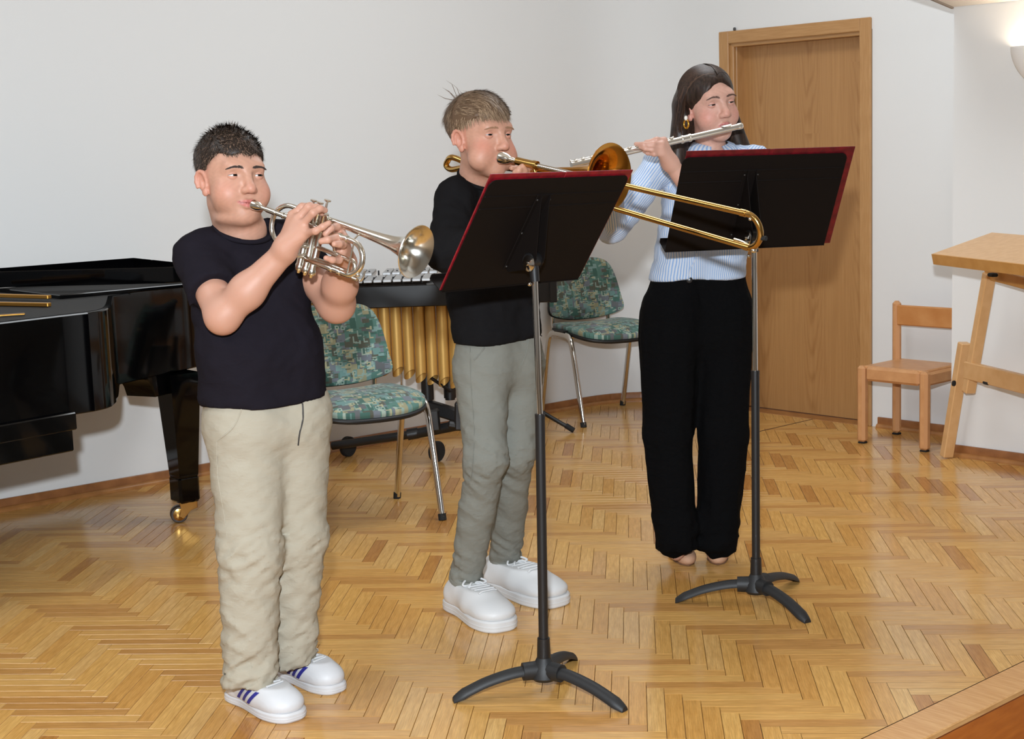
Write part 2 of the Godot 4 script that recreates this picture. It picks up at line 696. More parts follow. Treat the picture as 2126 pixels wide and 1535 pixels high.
func make_materials() -> void:
	var w := plain(Color(0.885, 0.885, 0.88), 0.85)
	mats.wall = w
	mats.ceiling = plain(Color(0.90, 0.88, 0.85), 0.9)
	var fl := vcol(0.17)
	fl.albedo_texture = noise_tex(0.012, Color(0.90, 0.875, 0.83), Color(1, 1, 1), 512, 512, 5, 5)
	fl.detail_enabled = true
	fl.detail_blend_mode = BaseMaterial3D.BLEND_MODE_MUL
	fl.detail_albedo = wood_lines(256, 512, 9)
	mats.plank = fl
	var ok := plain(Color(1, 1, 1), 0.3)
	ok.albedo_texture = noise_tex(0.02, rgb(142, 92, 47), rgb(178, 122, 68), 512, 512, 5, 8)
	mats.oak = ok
	var ba := plain(Color(1, 1, 1), 0.32)
	ba.albedo_texture = noise_tex(0.02, rgb(128, 80, 42), rgb(165, 108, 62), 512, 512, 5, 12)
	mats.baseboard = ba
	var dr := plain(Color(1, 1, 1), 0.42)
	dr.albedo_texture = door_grain()
	mats.door = dr
	var bc := plain(Color(1, 1, 1), 0.38)
	bc.albedo_texture = noise_tex(0.02, rgb(196, 140, 92), rgb(214, 160, 110), 512, 512, 5, 14)
	mats.beech = bc
	mats.black = plain(rgb(24, 23, 24), 0.45)
	mats.steel = plain(rgb(60, 58, 56), 0.35, 0.2)
	mats.matte = plain(rgb(17, 12, 10), 0.65)
	mats.matte.metallic_specular = 0.25
	mats.lacquer = plain(rgb(4, 4, 5), 0.06)
	mats.lacquer.metallic_specular = 0.4
	mats.chrome = plain(rgb(214, 210, 204), 0.1, 1.0)
	var si := plain(rgb(228, 224, 214), 0.2, 1.0)
	mats.silver = si
	mats.brass = plain(rgb(190, 150, 86), 0.2, 1.0)
	mats.gold = plain(rgb(190, 140, 66), 0.34, 1.0)
	mats.rubber = plain(rgb(22, 22, 22), 0.8)
	mats.white = plain(rgb(232, 230, 228), 0.5)

func wood_lines(w: int, h: int, sd: int) -> ImageTexture:       # fine streaks along v
	var im := Image.create(w, h, false, Image.FORMAT_RGB8)
	var nz := noise(1.0, 3, sd)
	for y in h:
		for x in w:
			var a := nz.get_noise_2d(x * 0.16, y * 0.008)
			var b := nz.get_noise_2d(x * 0.5 + 90.0, y * 0.03)
			var k := clampf(0.95 + a * 0.12 + b * 0.08, 0.6, 1.0)
			im.set_pixel(x, y, Color(k, k * 0.985, k * 0.96))
	return ImageTexture.create_from_image(im)

func door_grain() -> ImageTexture:
	var w := 256
	var h := 640
	var im := Image.create(w, h, false, Image.FORMAT_RGB8)
	var nz := noise(1.0, 3, 21)
	var base := rgb(184, 139, 88)
	var dark := rgb(150, 104, 58)
	for y in h:
		for x in w:
			var u := float(x) / w
			var v := float(y) / h
			var strip := fposmod(u * 2.6 + 0.12, 1.0) - 0.5
			var band := int(u * 2.6 + 0.12)
			# long flames: distance from a wandering centre line, tapered along the height
			var cx := strip + nz.get_noise_2d(band * 31.0, v * 1.6) * 0.1
			var q := absf(cx) * 9.0
			var flame := q * q * 0.55 + fposmod(v * (2.0 + band * 0.35) + band * 0.37, 1.0) * 4.0 + nz.get_noise_2d(u * 9.0, v * 3.0 + band * 7.0) * 0.6
			var ring := pow(0.5 + 0.5 * sin(flame * 7.0), 3.0) * exp(-q * 0.55)
			var streak := nz.get_noise_2d(u * 52.0, v * 2.0) * 0.5 + nz.get_noise_2d(u * 130.0, v * 7.0) * 0.35
			var k := clampf(0.28 + streak * 0.42 + ring * 0.42, 0.0, 1.0)
			im.set_pixel(x, y, base.lerp(dark, k))
	return ImageTexture.create_from_image(im)

func v3(p: Vector2, y := 0.0) -> Vector3:
	return Vector3(p.x, y, p.y)

func wall_prism(g: Geo, poly: Array, y0: float, y1: float) -> void:    # a plan polygon raised from y0 to y1
	var p := PackedVector2Array()
	for q in poly:
		p.append(q)
	g.prism(p, Transform3D(Basis(Vector3.RIGHT, Vector3.BACK, Vector3.DOWN), Vector3(0, y1, 0)), y1 - y0)

func build_room() -> void:
	var ln := Vector2(-LDIR.y, LDIR.x) * -1.0     # away from the room
	var dn := Vector2(DDIR.y, -DDIR.x)            # away from the room, behind the door wall
	var la := CORNER - LDIR * 7.76                 # left end of the left wall
	# left wall with the soft inner corner
	var g := Geo.new()
	var r := 0.5
	var tl := r * tan(acos(clampf(LDIR.dot(DDIR), -1, 1)) * 0.5)
	var p0 := CORNER - LDIR * tl
	var p1 := CORNER + DDIR * tl
	var poly := [la, p0]
	for i in range(1, 8):
		var t := i / 8.0
		poly.append(p0.lerp(CORNER, t).lerp(CORNER.lerp(p1, t), t))
	poly.append(p1)
	poly.append(door_at(0.0))
	poly.append(door_at(0.0) + dn * 0.25)
	poly.append(CORNER + dn * 0.3 + ln * 0.3)
	poly.append(la + ln * 0.25)
	wall_prism(g, poly, LOW, TOP)
	structure("wall_left", g, mats.wall)
	# door wall: over the door and right of it
	g = Geo.new()
	wall_prism(g, [door_at(0.0), door_at(1.0), door_at(1.0) + dn * 0.25, door_at(0.0) + dn * 0.25], 2.0, TOP)
	wall_prism(g, [door_at(1.0), BLOCK + dn * 0.397 + DDIR * 0.5, BLOCK + dn * 0.65 + DDIR * 0.5, door_at(1.0) + dn * 0.25], LOW, TOP)
	structure("wall_back", g, mats.wall)
	g = Geo.new()
	wall_prism(g, [BLOCK, BLOCK + DDIR * 4.6, BLOCK + DDIR * 4.6 + dn * 0.6, BLOCK + dn * 0.6], LOW, TOP)
	structure("wall_right", g, mats.wall)
	# the rest of the hall, behind and beside the camera
	var rc := BLOCK + DDIR * 4.6
	var wm := plain(rgb(205, 204, 202), 0.85)
	g = Geo.new()
	wall_prism(g, [rc, Vector2(rc.x, 4.0), Vector2(rc.x + 0.25, 4.0), Vector2(rc.x + 0.25, rc.y - 0.2)], LOW, TOP)
	structure("wall_hall_right", g, wm)
	g = Geo.new()
	wall_prism(g, [Vector2(la.x - 0.25, 4.0), Vector2(rc.x + 0.25, 4.0), Vector2(rc.x + 0.25, 4.25), Vector2(la.x - 0.25, 4.25)], LOW, TOP)
	structure("wall_rear", g, wm)
	g = Geo.new()
	wall_prism(g, [la, Vector2(la.x, 4.0), Vector2(la.x - 0.25, 4.0), la + Vector2(-0.25, -0.1)], LOW, TOP)
	structure("wall_hall_left", g, wm)
	g = Geo.new()
	g.box(Transform3D(Basis(), Vector3(0, TOP + 0.1, -2.6)), Vector3(14, 0.2, 14), 0.0)
	structure("ceiling", g, mats.ceiling)
	# lower sloping ceiling over the block on the right
	var rn := v3(-dn).normalized()
	var dd := v3(DDIR).normalized()
	var sl := (rn + Vector3.UP * 0.19).normalized()
	var so := v3(BLOCK, 2.03)
	g = Geo.new()
	g.box(Transform3D(Basis(dd, sl, dd.cross(sl)), so + dd * 2.2 + sl * 0.35 + Vector3(0, 0.02, 0)), Vector3(4.4, 0.7, 0.04), 0.0)
	structure("ceiling_low", g, mats.ceiling)
	g = Geo.new()
	g.box(Transform3D(Basis(dd, sl, dd.cross(sl)), so - dd * 0.006 + sl * 0.35 + Vector3(0, 0.010, 0)), Vector3(0.012, 0.7, 0.036), 0.0)
	structure("trim_3", g, plain(rgb(150, 138, 126), 0.8))
	# baseboards: a board and a quarter round in front of it
	baseboard("baseboard_left", la, p0, -ln)
	var arc := []
	for i in range(1, 10):
		arc.append(poly[i])
	for i in arc.size() - 1:
		var q: Vector2 = arc[i + 1] - arc[i]
		baseboard("baseboard_corner", arc[i] - q * 0.04, arc[i + 1] + q * 0.04, Vector2(-q.y, q.x) * (1.0 if Vector2(-q.y, q.x).dot(-ln) > 0 else -1.0))
	baseboard("baseboard_back", door_at(1.0) + DDIR * 0.04, BLOCK + dn * 0.397 + DDIR * 0.02, -dn)
	baseboard("baseboard_right", BLOCK, BLOCK + DDIR * 1.6, -dn)

func door_at(t: float) -> Vector2:       # along the door opening, frame edge to frame edge
	var a := Vector2(1.187, -8.505)
	var b := Vector2(1.8405, -7.790)
	return a.lerp(b, t)

func baseboard(called: String, a: Vector2, b: Vector2, nn: Vector2) -> void:
	nn = nn.normalized()
	var d := (b - a).normalized()
	var len := a.distance_to(b)
	var xf := Transform3D(Basis(v3(nn), Vector3.UP, v3(d) * (1.0 if v3(nn).cross(Vector3.UP).dot(v3(d)) > 0 else -1.0)), v3(a))
	if v3(nn).cross(Vector3.UP).dot(v3(d)) < 0:
		xf.origin = v3(b)
	var g := Geo.new()
	var prof := PackedVector2Array([Vector2(0, 0), Vector2(0.013, 0), Vector2(0.013, 0.049), Vector2(0.010, 0.053), Vector2(0, 0.053)])
	g.prism(prof, xf, len)
	var o := structure(called, g, mats.baseboard)
	g = Geo.new()
	var q := PackedVector2Array([Vector2(0.013, 0)])
	for i in 7:
		var t := PI * 0.5 * i / 6
		q.append(Vector2(0.013 + 0.018 * cos(t), 0.02 * sin(t)))
	g.prism(q, xf, len)
	obj("quarter_round", g, mats.oak, o)

# ---------------------------------------------------------------- the parquet
func stage_outline() -> PackedVector2Array:
	var dn := Vector2(DDIR.y, -DDIR.x)
	var i0 := on(1850, 1504.5)
	var i1 := on(2126, 1372)
	var e0 := Vector2(i0.x, i0.z)
	var ed := (Vector2(i1.x, i1.z) - e0).normalized()
	var hit = Geometry2D.line_intersects_line(e0, ed, BLOCK, DDIR)
	return PackedVector2Array([CORNER - LDIR * 7.76, CORNER, BLOCK + dn * 0.397, BLOCK, hit, e0, e0 - ed * 5.5, Vector2(-5.19, e0.y - ed.y * 5.5)])

func build_floor() -> void:
	var out := stage_outline()
	var big := PackedVector2Array()
	for p in out: big.append(p)
	var g := Geo.new()
	wall_prism(g, Array(big), LOW, -0.012)
	var floor_o := structure("floor", g, plain(rgb(62, 36, 16), 0.8))
	# herringbone lattice measured on the boards in front of the right-hand stand
	var w := 0.0477
	var L := 0.3173
	var phi := deg_to_rad(4.6)
	var e1 := Vector2(cos(phi), sin(phi))
	var e2 := Vector2(-sin(phi), cos(phi))
	var t0 := on(1300 + 975 / 4.252, 1250 + 377 / 4.252)
	var o0 := Vector2(t0.x, t0.z)
	var items := []
	for m in range(-20, 16):
		for k in range(-95, 70):
			for side in 2:
				var u0 := k * w + m * L
				var v0 := k * w - m * L
				var su := w
				var sv := L
				if side == 1:
					u0 += w
					su = L
					sv = w
				var ctr := o0 + e1 * (u0 + su * 0.5) + e2 * (v0 + sv * 0.5)
				if ctr.y < -9.4 or ctr.y > -1.9 or absf(ctr.x) > 4.6:
					continue
				items.append([ctr, side])
	var full := []
	var rest := Geo.new()
	var cut := []
	for it in items:
		var ctr: Vector2 = it[0]
		var ax := e2 if it[1] == 0 else e1      # along the board
		var sd := e1 if it[1] == 0 else e2
		var q := PackedVector2Array()
		for s in [[-1, -1], [1, -1], [1, 1], [-1, 1]]:
			q.append(ctr + ax * (s[0] * (L * 0.5 - 0.0005)) + sd * (s[1] * (w * 0.5 - 0.0005)))
		var inside := true
		var any := false
		for p in q:
			if Geometry2D.is_point_in_polygon(p, out): any = true
			else: inside = false
		if not any:
			continue
		var d := v3(ctr) - EYE
		var z := -d.dot(cam_b.z)
		var px := FOCAL * d.dot(cam_b.x) / z
		var py := FOCAL * d.dot(cam_b.y) / z
		var seen := absf(px) < 1063 and absf(py) < 767
		var tone := plank_tone(it[1])
		full.append([z if seen else 99.0, ctr, ax, sd, q, inside, tone])
	full.sort_custom(func(a, b): return a[0] < b[0])
	# a few shared boards in different tones
	var kinds := []
	for i in 14:
		var pg := Geo.new()
		board(pg, Transform3D(), L, w, plank_tone(i % 2), Vector2(rng.randf() * 5, rng.randf() * 5))
		kinds.append(pg.mesh())
	for i in full.size():
		var f: Array = full[i]
		var ctr: Vector2 = f[1]
		if i < 300 and f[0] < 90.0:
			var o := MeshInstance3D.new()
			o.name = "plank"
			if f[5]:
				o.mesh = kinds[(rng.randi() % 7) * 2 + (0 if absf((f[2] as Vector2).y) > 0.5 else 1)]
				o.transform = Transform3D(Basis(v3(f[2]), Vector3.UP, v3(f[2]).cross(Vector3.UP)), v3(ctr))
			else:
				var pg := Geo.new()
				clipped(pg, f[4], out, f[6], f[2], ctr)
				if pg.v.is_empty(): continue
				o.mesh = pg.mesh()
			o.mesh.surface_set_material(0, mats.plank)
			floor_o.add_child(o, true)
		elif f[5]:
			board(rest, Transform3D(Basis(v3(f[2]), Vector3.UP, v3(f[2]).cross(Vector3.UP)), v3(ctr)), L, w, f[6], Vector2(rng.randf() * 5, rng.randf() * 5))
		else:
			clipped(rest, f[4], out, f[6], f[2], ctr)
	var ro := obj("far_planks", rest, mats.plank, floor_o)
	ro.set_meta("kind", "stuff")
	# nosing board on the stage edge, the front under it and the hall floor below
	var a := on(1850, 1504.5)
	var b := on(2126, 1372)
	var dir := (b - a).normalized()
	var perp := dir.cross(Vector3.UP)
	var oo := on(1918.8, 1534.3) - a
	var wid := absf(oo.dot(perp))
	if oo.dot(perp) < 0: perp = -perp
	var mid := a + dir * -0.7
	g = Geo.new()
	g.box(Transform3D(Basis(dir, Vector3.UP, dir.cross(Vector3.UP)), mid + perp * (wid * 0.5) + Vector3(0, -0.009, 0)), Vector3(9.0, 0.018, wid), 0.003)
	var nm := plain(Color(1, 1, 1), 0.25)
	nm.albedo_texture = noise_tex(0.02, rgb(196, 140, 82), rgb(222, 172, 112), 512, 512, 5, 18)
	nm.uv1_scale = Vector3(0.7, 6.0, 1)
	structure("trim_1", g, nm)
	g = Geo.new()
	g.box(Transform3D(Basis(dir, Vector3.UP, dir.cross(Vector3.UP)), mid + perp * (wid * 0.5 - 0.012) + Vector3(0, LOW * 0.5 - 0.01, 0)), Vector3(9.0, -LOW - 0.02, wid - 0.016), 0.002)
	var rm := plain(Color(1, 1, 1), 0.3)
	rm.albedo_texture = noise_tex(0.02, rgb(176, 92, 22), rgb(198, 112, 36), 512, 512, 5, 19)
	rm.uv1_scale = Vector3(0.7, 4.0, 1)
	structure("trim_2", g, rm)
	g = Geo.new()
	g.bar(on(1560, 900) + Vector3(0, 0.0002, 0), on(1690, 870) + Vector3(0, 0.0002, 0), 0.008, 0.0012, Vector3.UP, 0.0004)
	structure("trim_4", g, plain(rgb(66, 38, 18), 0.6))
	g = Geo.new()
	g.box(Transform3D(Basis(), Vector3(0, LOW - 0.1, -2.4)), Vector3(13.2, 0.2, 13.4), 0.0)
	var hm := plain(rgb(150, 128, 104), 0.4)
	structure("floor_hall", g, hm)

func plank_tone(side: int) -> Color:
	var k := rng.randf()
	var c := rgb(242, 194, 118).lerp(rgb(226, 172, 98), k)
	if rng.randf() < 0.22: c = c.lerp(rgb(182, 122, 66), 0.6)
	if rng.randf() < 0.2: c = c.lerp(rgb(240, 198, 134), 0.6)
	if side == 1: c = c.lerp(rgb(232, 186, 120), 0.35)
	return c.srgb_to_linear()

func board(g: Geo, xf: Transform3D, L: float, w: float, col: Color, off: Vector2) -> void:
	var h := Vector2(L * 0.5 - 0.0005, w * 0.5 - 0.0005)
	var b := 0.0008
	var lay := [[h - Vector2(b, b), 0.0], [h, -b], [h, -0.011]]
	var rings := []
	for l in lay:
		var e: Vector2 = l[0]
		rings.append([Vector3(-e.x, l[1], -e.y), Vector3(e.x, l[1], -e.y), Vector3(e.x, l[1], e.y), Vector3(-e.x, l[1], e.y)])
	var fu := func(p: Vector3): return Vector2(p.z * 9.0 + off.x, p.x * 1.3 + off.y)
	var top := []
	var us := []
	for p in rings[0]:
		top.append(xf * p)
		us.append(fu.call(p))
	g.face(top, (xf.basis * Vector3.UP).normalized(), us, col)
	for r in 2:
		for i in 4:
			var j := (i + 1) % 4
			var nn: Vector3 = [Vector3(0, 0, -1), Vector3(1, 0, 0), Vector3(0, 0, 1), Vector3(-1, 0, 0)][i]
			if r == 0: nn = (nn + Vector3.UP).normalized()
			g.face([xf * rings[r][i], xf * rings[r][j], xf * rings[r + 1][j], xf * rings[r + 1][i]], (xf.basis * nn).normalized(), [fu.call(rings[r][i]), fu.call(rings[r][j]), fu.call(rings[r][j]), fu.call(rings[r][i])], col * Color(0.8, 0.76, 0.7))

func clipped(g: Geo, q: PackedVector2Array, out: PackedVector2Array, col: Color, ax: Vector2, ctr: Vector2) -> void:
	var off := Vector2(rng.randf() * 5, rng.randf() * 5)
	var sd := Vector2(-ax.y, ax.x)
	for piece in Geometry2D.intersect_polygons(q, out):
		if piece.size() < 3: continue
		var pts := []
		var us := []
		for p in piece:
			pts.append(v3(p))
			us.append(Vector2((p - ctr).dot(sd) * 9.0, (p - ctr).dot(ax) * 1.3) + off)
		g.face(pts, Vector3.UP, us, col)

# ---------------------------------------------------------------- door
func build_door() -> void:
	var dn := v3(Vector2(DDIR.y, -DDIR.x)).normalized()
	var d := v3(DDIR).normalized()
	var a := v3(door_at(0.0))
	var W := door_at(0.0).distance_to(door_at(1.0))
	var H := 2.058
	var xf := Transform3D(Basis(d, Vector3.UP, -dn), a)       # x along the wall, z out into the room
	var slab := Geo.new()
	var cas := 0.066
	var back := -0.088
	var x0 := cas + 0.022
	var x1 := W - cas - 0.004
	# the leaf, with the grain upright
	slab.box(xf * Transform3D(Basis(), Vector3((x0 + x1) * 0.5, 1.0 - 0.003, back - 0.02)), Vector3(x1 - x0, 1.984, 0.04), 0.002)
	for i in slab.v.size():
		var p := xf.affine_inverse() * slab.v[i]
		slab.uv[i] = Vector2((p.x - x0) / (x1 - x0) * 0.98, 1.0 - p.y / 2.05)
	var o := structure("door_1", slab, mats.door)
	var fm := plain(Color(1, 1, 1), 0.4)
	fm.albedo_texture = noise_tex(0.02, rgb(172, 126, 76), rgb(190, 146, 96), 512, 512, 5, 25)
	door_piece(xf, fm, o, "casing", Vector3(cas * 0.5, H * 0.5, 0.008), Vector3(cas, H, 0.018), true)
	door_piece(xf, fm, o, "casing", Vector3(W - cas * 0.5, H * 0.5, 0.008), Vector3(cas, H, 0.018), true)
	door_piece(xf, fm, o, "casing_head", Vector3(W * 0.5, H - cas * 0.5, 0.0085), Vector3(W - cas * 2.0 + 0.004, cas, 0.0175), false)
	door_piece(xf, fm, o, "stop", Vector3(cas + 0.004, (H - cas) * 0.5, -0.012), Vector3(0.036, H - cas, 0.024), true)
	door_piece(xf, fm, o, "stop", Vector3(W - cas - 0.001, (H - cas) * 0.5, -0.012), Vector3(0.006, H - cas, 0.024), true)
	door_piece(xf, fm, o, "stop_head", Vector3(W * 0.5, H - cas - 0.004, -0.012), Vector3(W - cas * 2.0, 0.03, 0.023), false)
	door_piece(xf, fm, o, "jamb", Vector3(cas - 0.03, (H - cas) * 0.5, -0.1), Vector3(0.108, H - cas, 0.15), true)
	door_piece(xf, fm, o, "jamb", Vector3(W - cas + 0.02, (H - cas) * 0.5, -0.1), Vector3(0.05, H - cas, 0.15), true)
	door_piece(xf, fm, o, "jamb_head", Vector3(W * 0.5, H - cas + 0.02, -0.1), Vector3(W - cas * 2.0 + 0.05, 0.07, 0.15), false)
	var g := Geo.new()
	g.box(xf * Transform3D(Basis(), Vector3(0.105, H + 0.008, 0.008)), Vector3(0.016, 0.018, 0.012), 0.004)
	obj("hook", g, mats.steel, o)
	g = Geo.new()
	g.box(xf * Transform3D(Basis(), Vector3(W * 0.5, -0.004, -0.08)), Vector3(W - 0.1, 0.012, 0.2), 0.003)
	obj("threshold", g, mats.oak, o)

func door_piece(xf: Transform3D, fm: Material, o: Node, called: String, c: Vector3, s: Vector3, up: bool) -> void:
	var g := Geo.new()
	g.box(xf * Transform3D(Basis(), c), s, 0.004)
	for i in g.v.size():
		var p := xf.affine_inverse() * g.v[i]
		g.uv[i] = Vector2(p.x * 9.0 + p.z * 9.0, p.y * 0.6) if up else Vector2(p.y * 9.0 + p.z * 9.0, p.x * 0.6)
	obj(called, g, fm, o)

func build_sconce() -> void:
	# half bowl of white plaster on the block wall, lamp inside shining up
	var nn := v3(Vector2(-DDIR.y, DDIR.x)).normalized()
	var d := v3(DDIR).normalized()
	var wp := v3(BLOCK)
	var rr0 := ray(2153, 132)
	var c := EYE + rr0 * ((wp - EYE).dot(nn) / rr0.dot(nn))
	var t := thing("wall_lamp", "white plaster half-bowl wall lamp glowing upwards on the right wall", "wall lamp", c)
	var g := Geo.new()
	var rows := []
	for i in 13:
		var h := i / 12.0
		var rr := 0.112 * pow(sin(minf(1.0, 0.08 + h * 0.92) * PI * 0.5), 0.62) if i > 0 else 0.012
		var row := []
		for k in 17:
			var a := PI * k / 16
			row.append(d * cos(a) * rr + nn * (sin(a) * rr * 0.9 + 0.001) + Vector3.UP * (h * 0.155 - 0.08))
		rows.append(row)
	for i in range(12, -1, -1):       # inner wall of the bowl
		var h := i / 12.0
		var rr: float = 0.104 * pow(sin(minf(1.0, 0.08 + h * 0.92) * PI * 0.5), 0.62) if i > 0 else 0.008
		var row := []
		for k in 17:
			var a := PI * k / 16
			row.append(d * cos(a) * rr + nn * (sin(a) * rr * 0.9 + 0.001) + Vector3.UP * (maxf(h, 0.06) * 0.155 - 0.08))
		rows.append(row)
	g.surf(rows)
	var pm := plain(rgb(238, 236, 233), 0.8)
	obj("bowl", g, pm, t)
	g = Geo.new()
	g.ball(Transform3D(Basis(), nn * 0.05 + Vector3(0, 0.02, 0)), Vector3(0.022, 0.036, 0.022), 14, 10)
	var bm := plain(Color(1, 0.95, 0.85), 0.5)
	bm.emission_enabled = true
	bm.emission = Color(1, 0.86, 0.66)
	bm.emission_energy_multiplier = 3.0
	obj("bulb", g, bm, t)
	var l := OmniLight3D.new()
	l.name = "bulb_light"
	l.light_color = Color(1, 0.93, 0.84)
	l.light_energy = 0.05
	l.light_size = 0.03
	l.omni_range = 20.0
	l.omni_attenuation = 2.0
	l.shadow_enabled = true
	t.add_child(l)
	l.position = nn * 0.05 + Vector3(0, 0.022, 0)

# ---------------------------------------------------------------- grand piano
func build_piano() -> void:
	var base := on(390, 1083)
	var t := thing("grand_piano", "black lacquered grand piano with closed lid against the white wall", "piano", base)
	var room_n := Vector2(0.643, 0.766)
	var wall_p := CORNER
	var spine := func(p: Vector2, gap: float): return p - room_n * ((p - wall_p).dot(room_n) - gap)
	var h := 0.625
	var fp := func(x: float, y: float, hh: float):
		var q := on(x, y, hh)
		return Vector2(q.x, q.z)
	# plan of the rim, seen from the bent side: broad body, S-curve, tail
	var near := [fp.call(-260, 935, h), fp.call(-60, 900, h), fp.call(142, 864, h), fp.call(196, 855, h)]
	var bend := curve([v3(fp.call(196, 855, h)), v3(fp.call(225, 848, h)), v3(fp.call(240, 839, h)), v3(fp.call(246, 824, h)), v3(fp.call(249, 799, h))], 5)
	for i in range(1, bend.size()):
		near.append(Vector2(bend[i].x, bend[i].z))
	var tail := curve([v3(fp.call(249, 799, h)), v3(fp.call(330, 780, h)), v3(fp.call(420, 760, h)), v3(fp.call(452, 746, h)), v3(spine.call(fp.call(460, 738, h), 0.14))], 5)
	for i in range(1, tail.size()):
		near.append(Vector2(tail[i].x, tail[i].z))
	near.append(spine.call(near[0], 0.12))
	var poly := PackedVector2Array()
	for p in near: poly.append(p)
	var flat := func(y: float): return Transform3D(Basis(Vector3.RIGHT, Vector3.BACK, Vector3.DOWN), Vector3(0, y, 0))
	var g := Geo.new()
	g.prism(poly, flat.call(0.967), 0.967 - h, 0.004)
	obj("rim", g, mats.lacquer, t, true)
	# apron of the tail towards its leg
	g = Geo.new()
	var a0 := on(300, 787, h)
	var dirx := (on(420, 760, h) - on(249, 799, h)).normalized()
	var br := PackedVector2Array([Vector2(0, 0.02), Vector2(0, 0), Vector2(0.035, -0.012), Vector2(0.06, -0.045), Vector2(0.075, -0.085), Vector2(0.19, -0.085), Vector2(0.2, 0.02)])
	g.prism(br, Transform3D(Basis(dirx, Vector3.UP, dirx.cross(Vector3.UP)), a0 - dirx.cross(Vector3.UP) * 0.16), 0.15, 0.004)
	obj("leg_bracket", g, mats.lacquer, t, true)
	# lid, its folded front flap and the gilded rail under its edge
	var c1 := on(124, 613, 0.985)
	var lid := PackedVector2Array()
	for q in [fp.call(124, 613, 0.985), fp.call(365, 591, 0.985), fp.call(430, 585, 0.985)]: lid.append(q)
	lid.append(spine.call(lid[2] + Vector2(0.12, -0.1), 0.12))
	var le: Vector2 = fp.call(-220, 574, 0.985)
	lid.append(spine.call(le, 0.12))
	lid.append(le)
	g = Geo.new()
	g.prism(lid, flat.call(0.985), 0.016, 0.003)
	obj("lid", g, mats.lacquer, t, true)
	g = Geo.new()
	var flap := PackedVector2Array()
	for q in [Vector2(-2.7, -6.28), fp.call(346, 589, 0.985), fp.call(420, 584, 0.985)]: flap.append(q)
	flap.append(spine.call(flap[2] + Vector2(0.05, -0.05), 0.13))
	flap.append(spine.call(flap[0], 0.13))
	g.prism(flap, flat.call(0.985 + 0.066), 0.065, 0.003)
	obj("folded_flap", g, mats.lacquer, t, true)
	g = Geo.new()
	var inner := PackedVector2Array()
	for q in Geometry2D.offset_polygon(poly, -0.022)[0]: inner.append(q)
	g.prism(inner, flat.call(0.9685), 0.004)
	obj("interior_shade_sheet", g, plain(rgb(7, 6, 6), 0.8), t, true)  # matte black sheet standing in for the shade of the open interior
	for q in [[0, 614, 103, 617, 0.984], [0, 631, 103, 633, 0.977], [-10, 656, 52, 652, 0.974]]:
		g = Geo.new()
		var q0 := on(q[0], q[1], q[4])
		var q1 := on(q[2], q[3], q[4])
		g.bar(q0 - (q1 - q0) * 0.6, q1, 0.02, 0.014 if q[2] > 60 else 0.006, Vector3.UP, 0.002)
		obj("gilded_rail", g, mats.gold, t, true)
	# beams under the body
	var dl := (on(142, 864, h) - on(-60, 900, h)).normalized()
	var back := Vector3(-0.643, 0, -0.766)
	var e0 := on(141, 882, 0.6)
	g = Geo.new()
	g.box(Transform3D(Basis(dl, Vector3.UP, dl.cross(Vector3.UP)), e0 - dl * 0.6 + back * 0.2 + Vector3(0, 0.008, 0)), Vector3(1.2, 0.06, 0.4), 0.004)
	g.box(Transform3D(Basis(dl, Vector3.UP, dl.cross(Vector3.UP)), e0 - dl * 0.612 + back * 0.2 + Vector3(0, -0.05, 0)), Vector3(1.2, 0.09, 0.38), 0.004)
	obj("under_beam", g, mats.lacquer, t, true)
	g = Geo.new()
	var e1 := on(40, 951, 0.46)
	g.box(Transform3D(Basis(dl, Vector3.UP, dl.cross(Vector3.UP)), e1 - dl * 0.4 + back * 0.15 + Vector3(0, 0.05, 0)), Vector3(0.8, 0.07, 0.3), 0.004)
	obj("pedal_beam", g, plain(rgb(30, 16, 14), 0.3), t, true)
	# tapered square tail leg with its foot block and brass caster
	g = Geo.new()
	var top := on(379, 782, 0.60)
	top = Vector3(base.x - 0.004, 0.60, base.z)
	var bx := Basis(Vector3.UP, 0.698)
	var rows := []
	for s in [[0.62, 0.066], [0.53, 0.062], [0.20, 0.043], [0.196, 0.043]]:
		var row := []
		for q in [[1, 1], [-1, 1], [-1, -1], [1, -1]]:
			row.append(Vector3(top.x, s[0], top.z) + bx * Vector3(q[0] * s[1], 0, q[1] * s[1]))
		rows.append(row)
	sides(g, rows)
	g.box(Transform3D(bx, Vector3(top.x, 0.14, top.z)), Vector3(0.094, 0.11, 0.094), 0.010)
	g.box(Transform3D(bx, Vector3(top.x, 0.195, top.z)), Vector3(0.088, 0.02, 0.088), 0.006)
	obj("leg", g, mats.lacquer, t, true)
	g = Geo.new()
	var ci := Vector3(top.x, 0, top.z)
	g.prism(PackedVector2Array([Vector2(0.045, 0.085), Vector2(-0.025, 0.085), Vector2(-0.02, 0.06), Vector2(-0.028, 0.03), Vector2(-0.012, 0.018), Vector2(0.018, 0.05), Vector2(0.045, 0.06)]), Transform3D(Basis(Vector3.UP, 0.3).scaled(Vector3.ONE * 1.05), ci + Vector3(0.006, 0, 0.03)), 0.008, 0.002)
	g.prism(PackedVector2Array([Vector2(0.045, 0.085), Vector2(-0.025, 0.085), Vector2(-0.02, 0.06), Vector2(-0.028, 0.03), Vector2(-0.012, 0.018), Vector2(0.018, 0.05), Vector2(0.045, 0.06)]), Transform3D(Basis(Vector3.UP, 0.3).scaled(Vector3.ONE * 1.05), ci + Vector3(-0.006, 0, -0.02)), 0.008, 0.002)
	obj("caster_bracket", g, mats.brass, t, true)
	g = Geo.new()
	var wx := Transform3D(Basis(Vector3.UP, 0.3) * Basis(Vector3.RIGHT, PI / 2), ci + Vector3(-0.03, 0.035, 0.004))
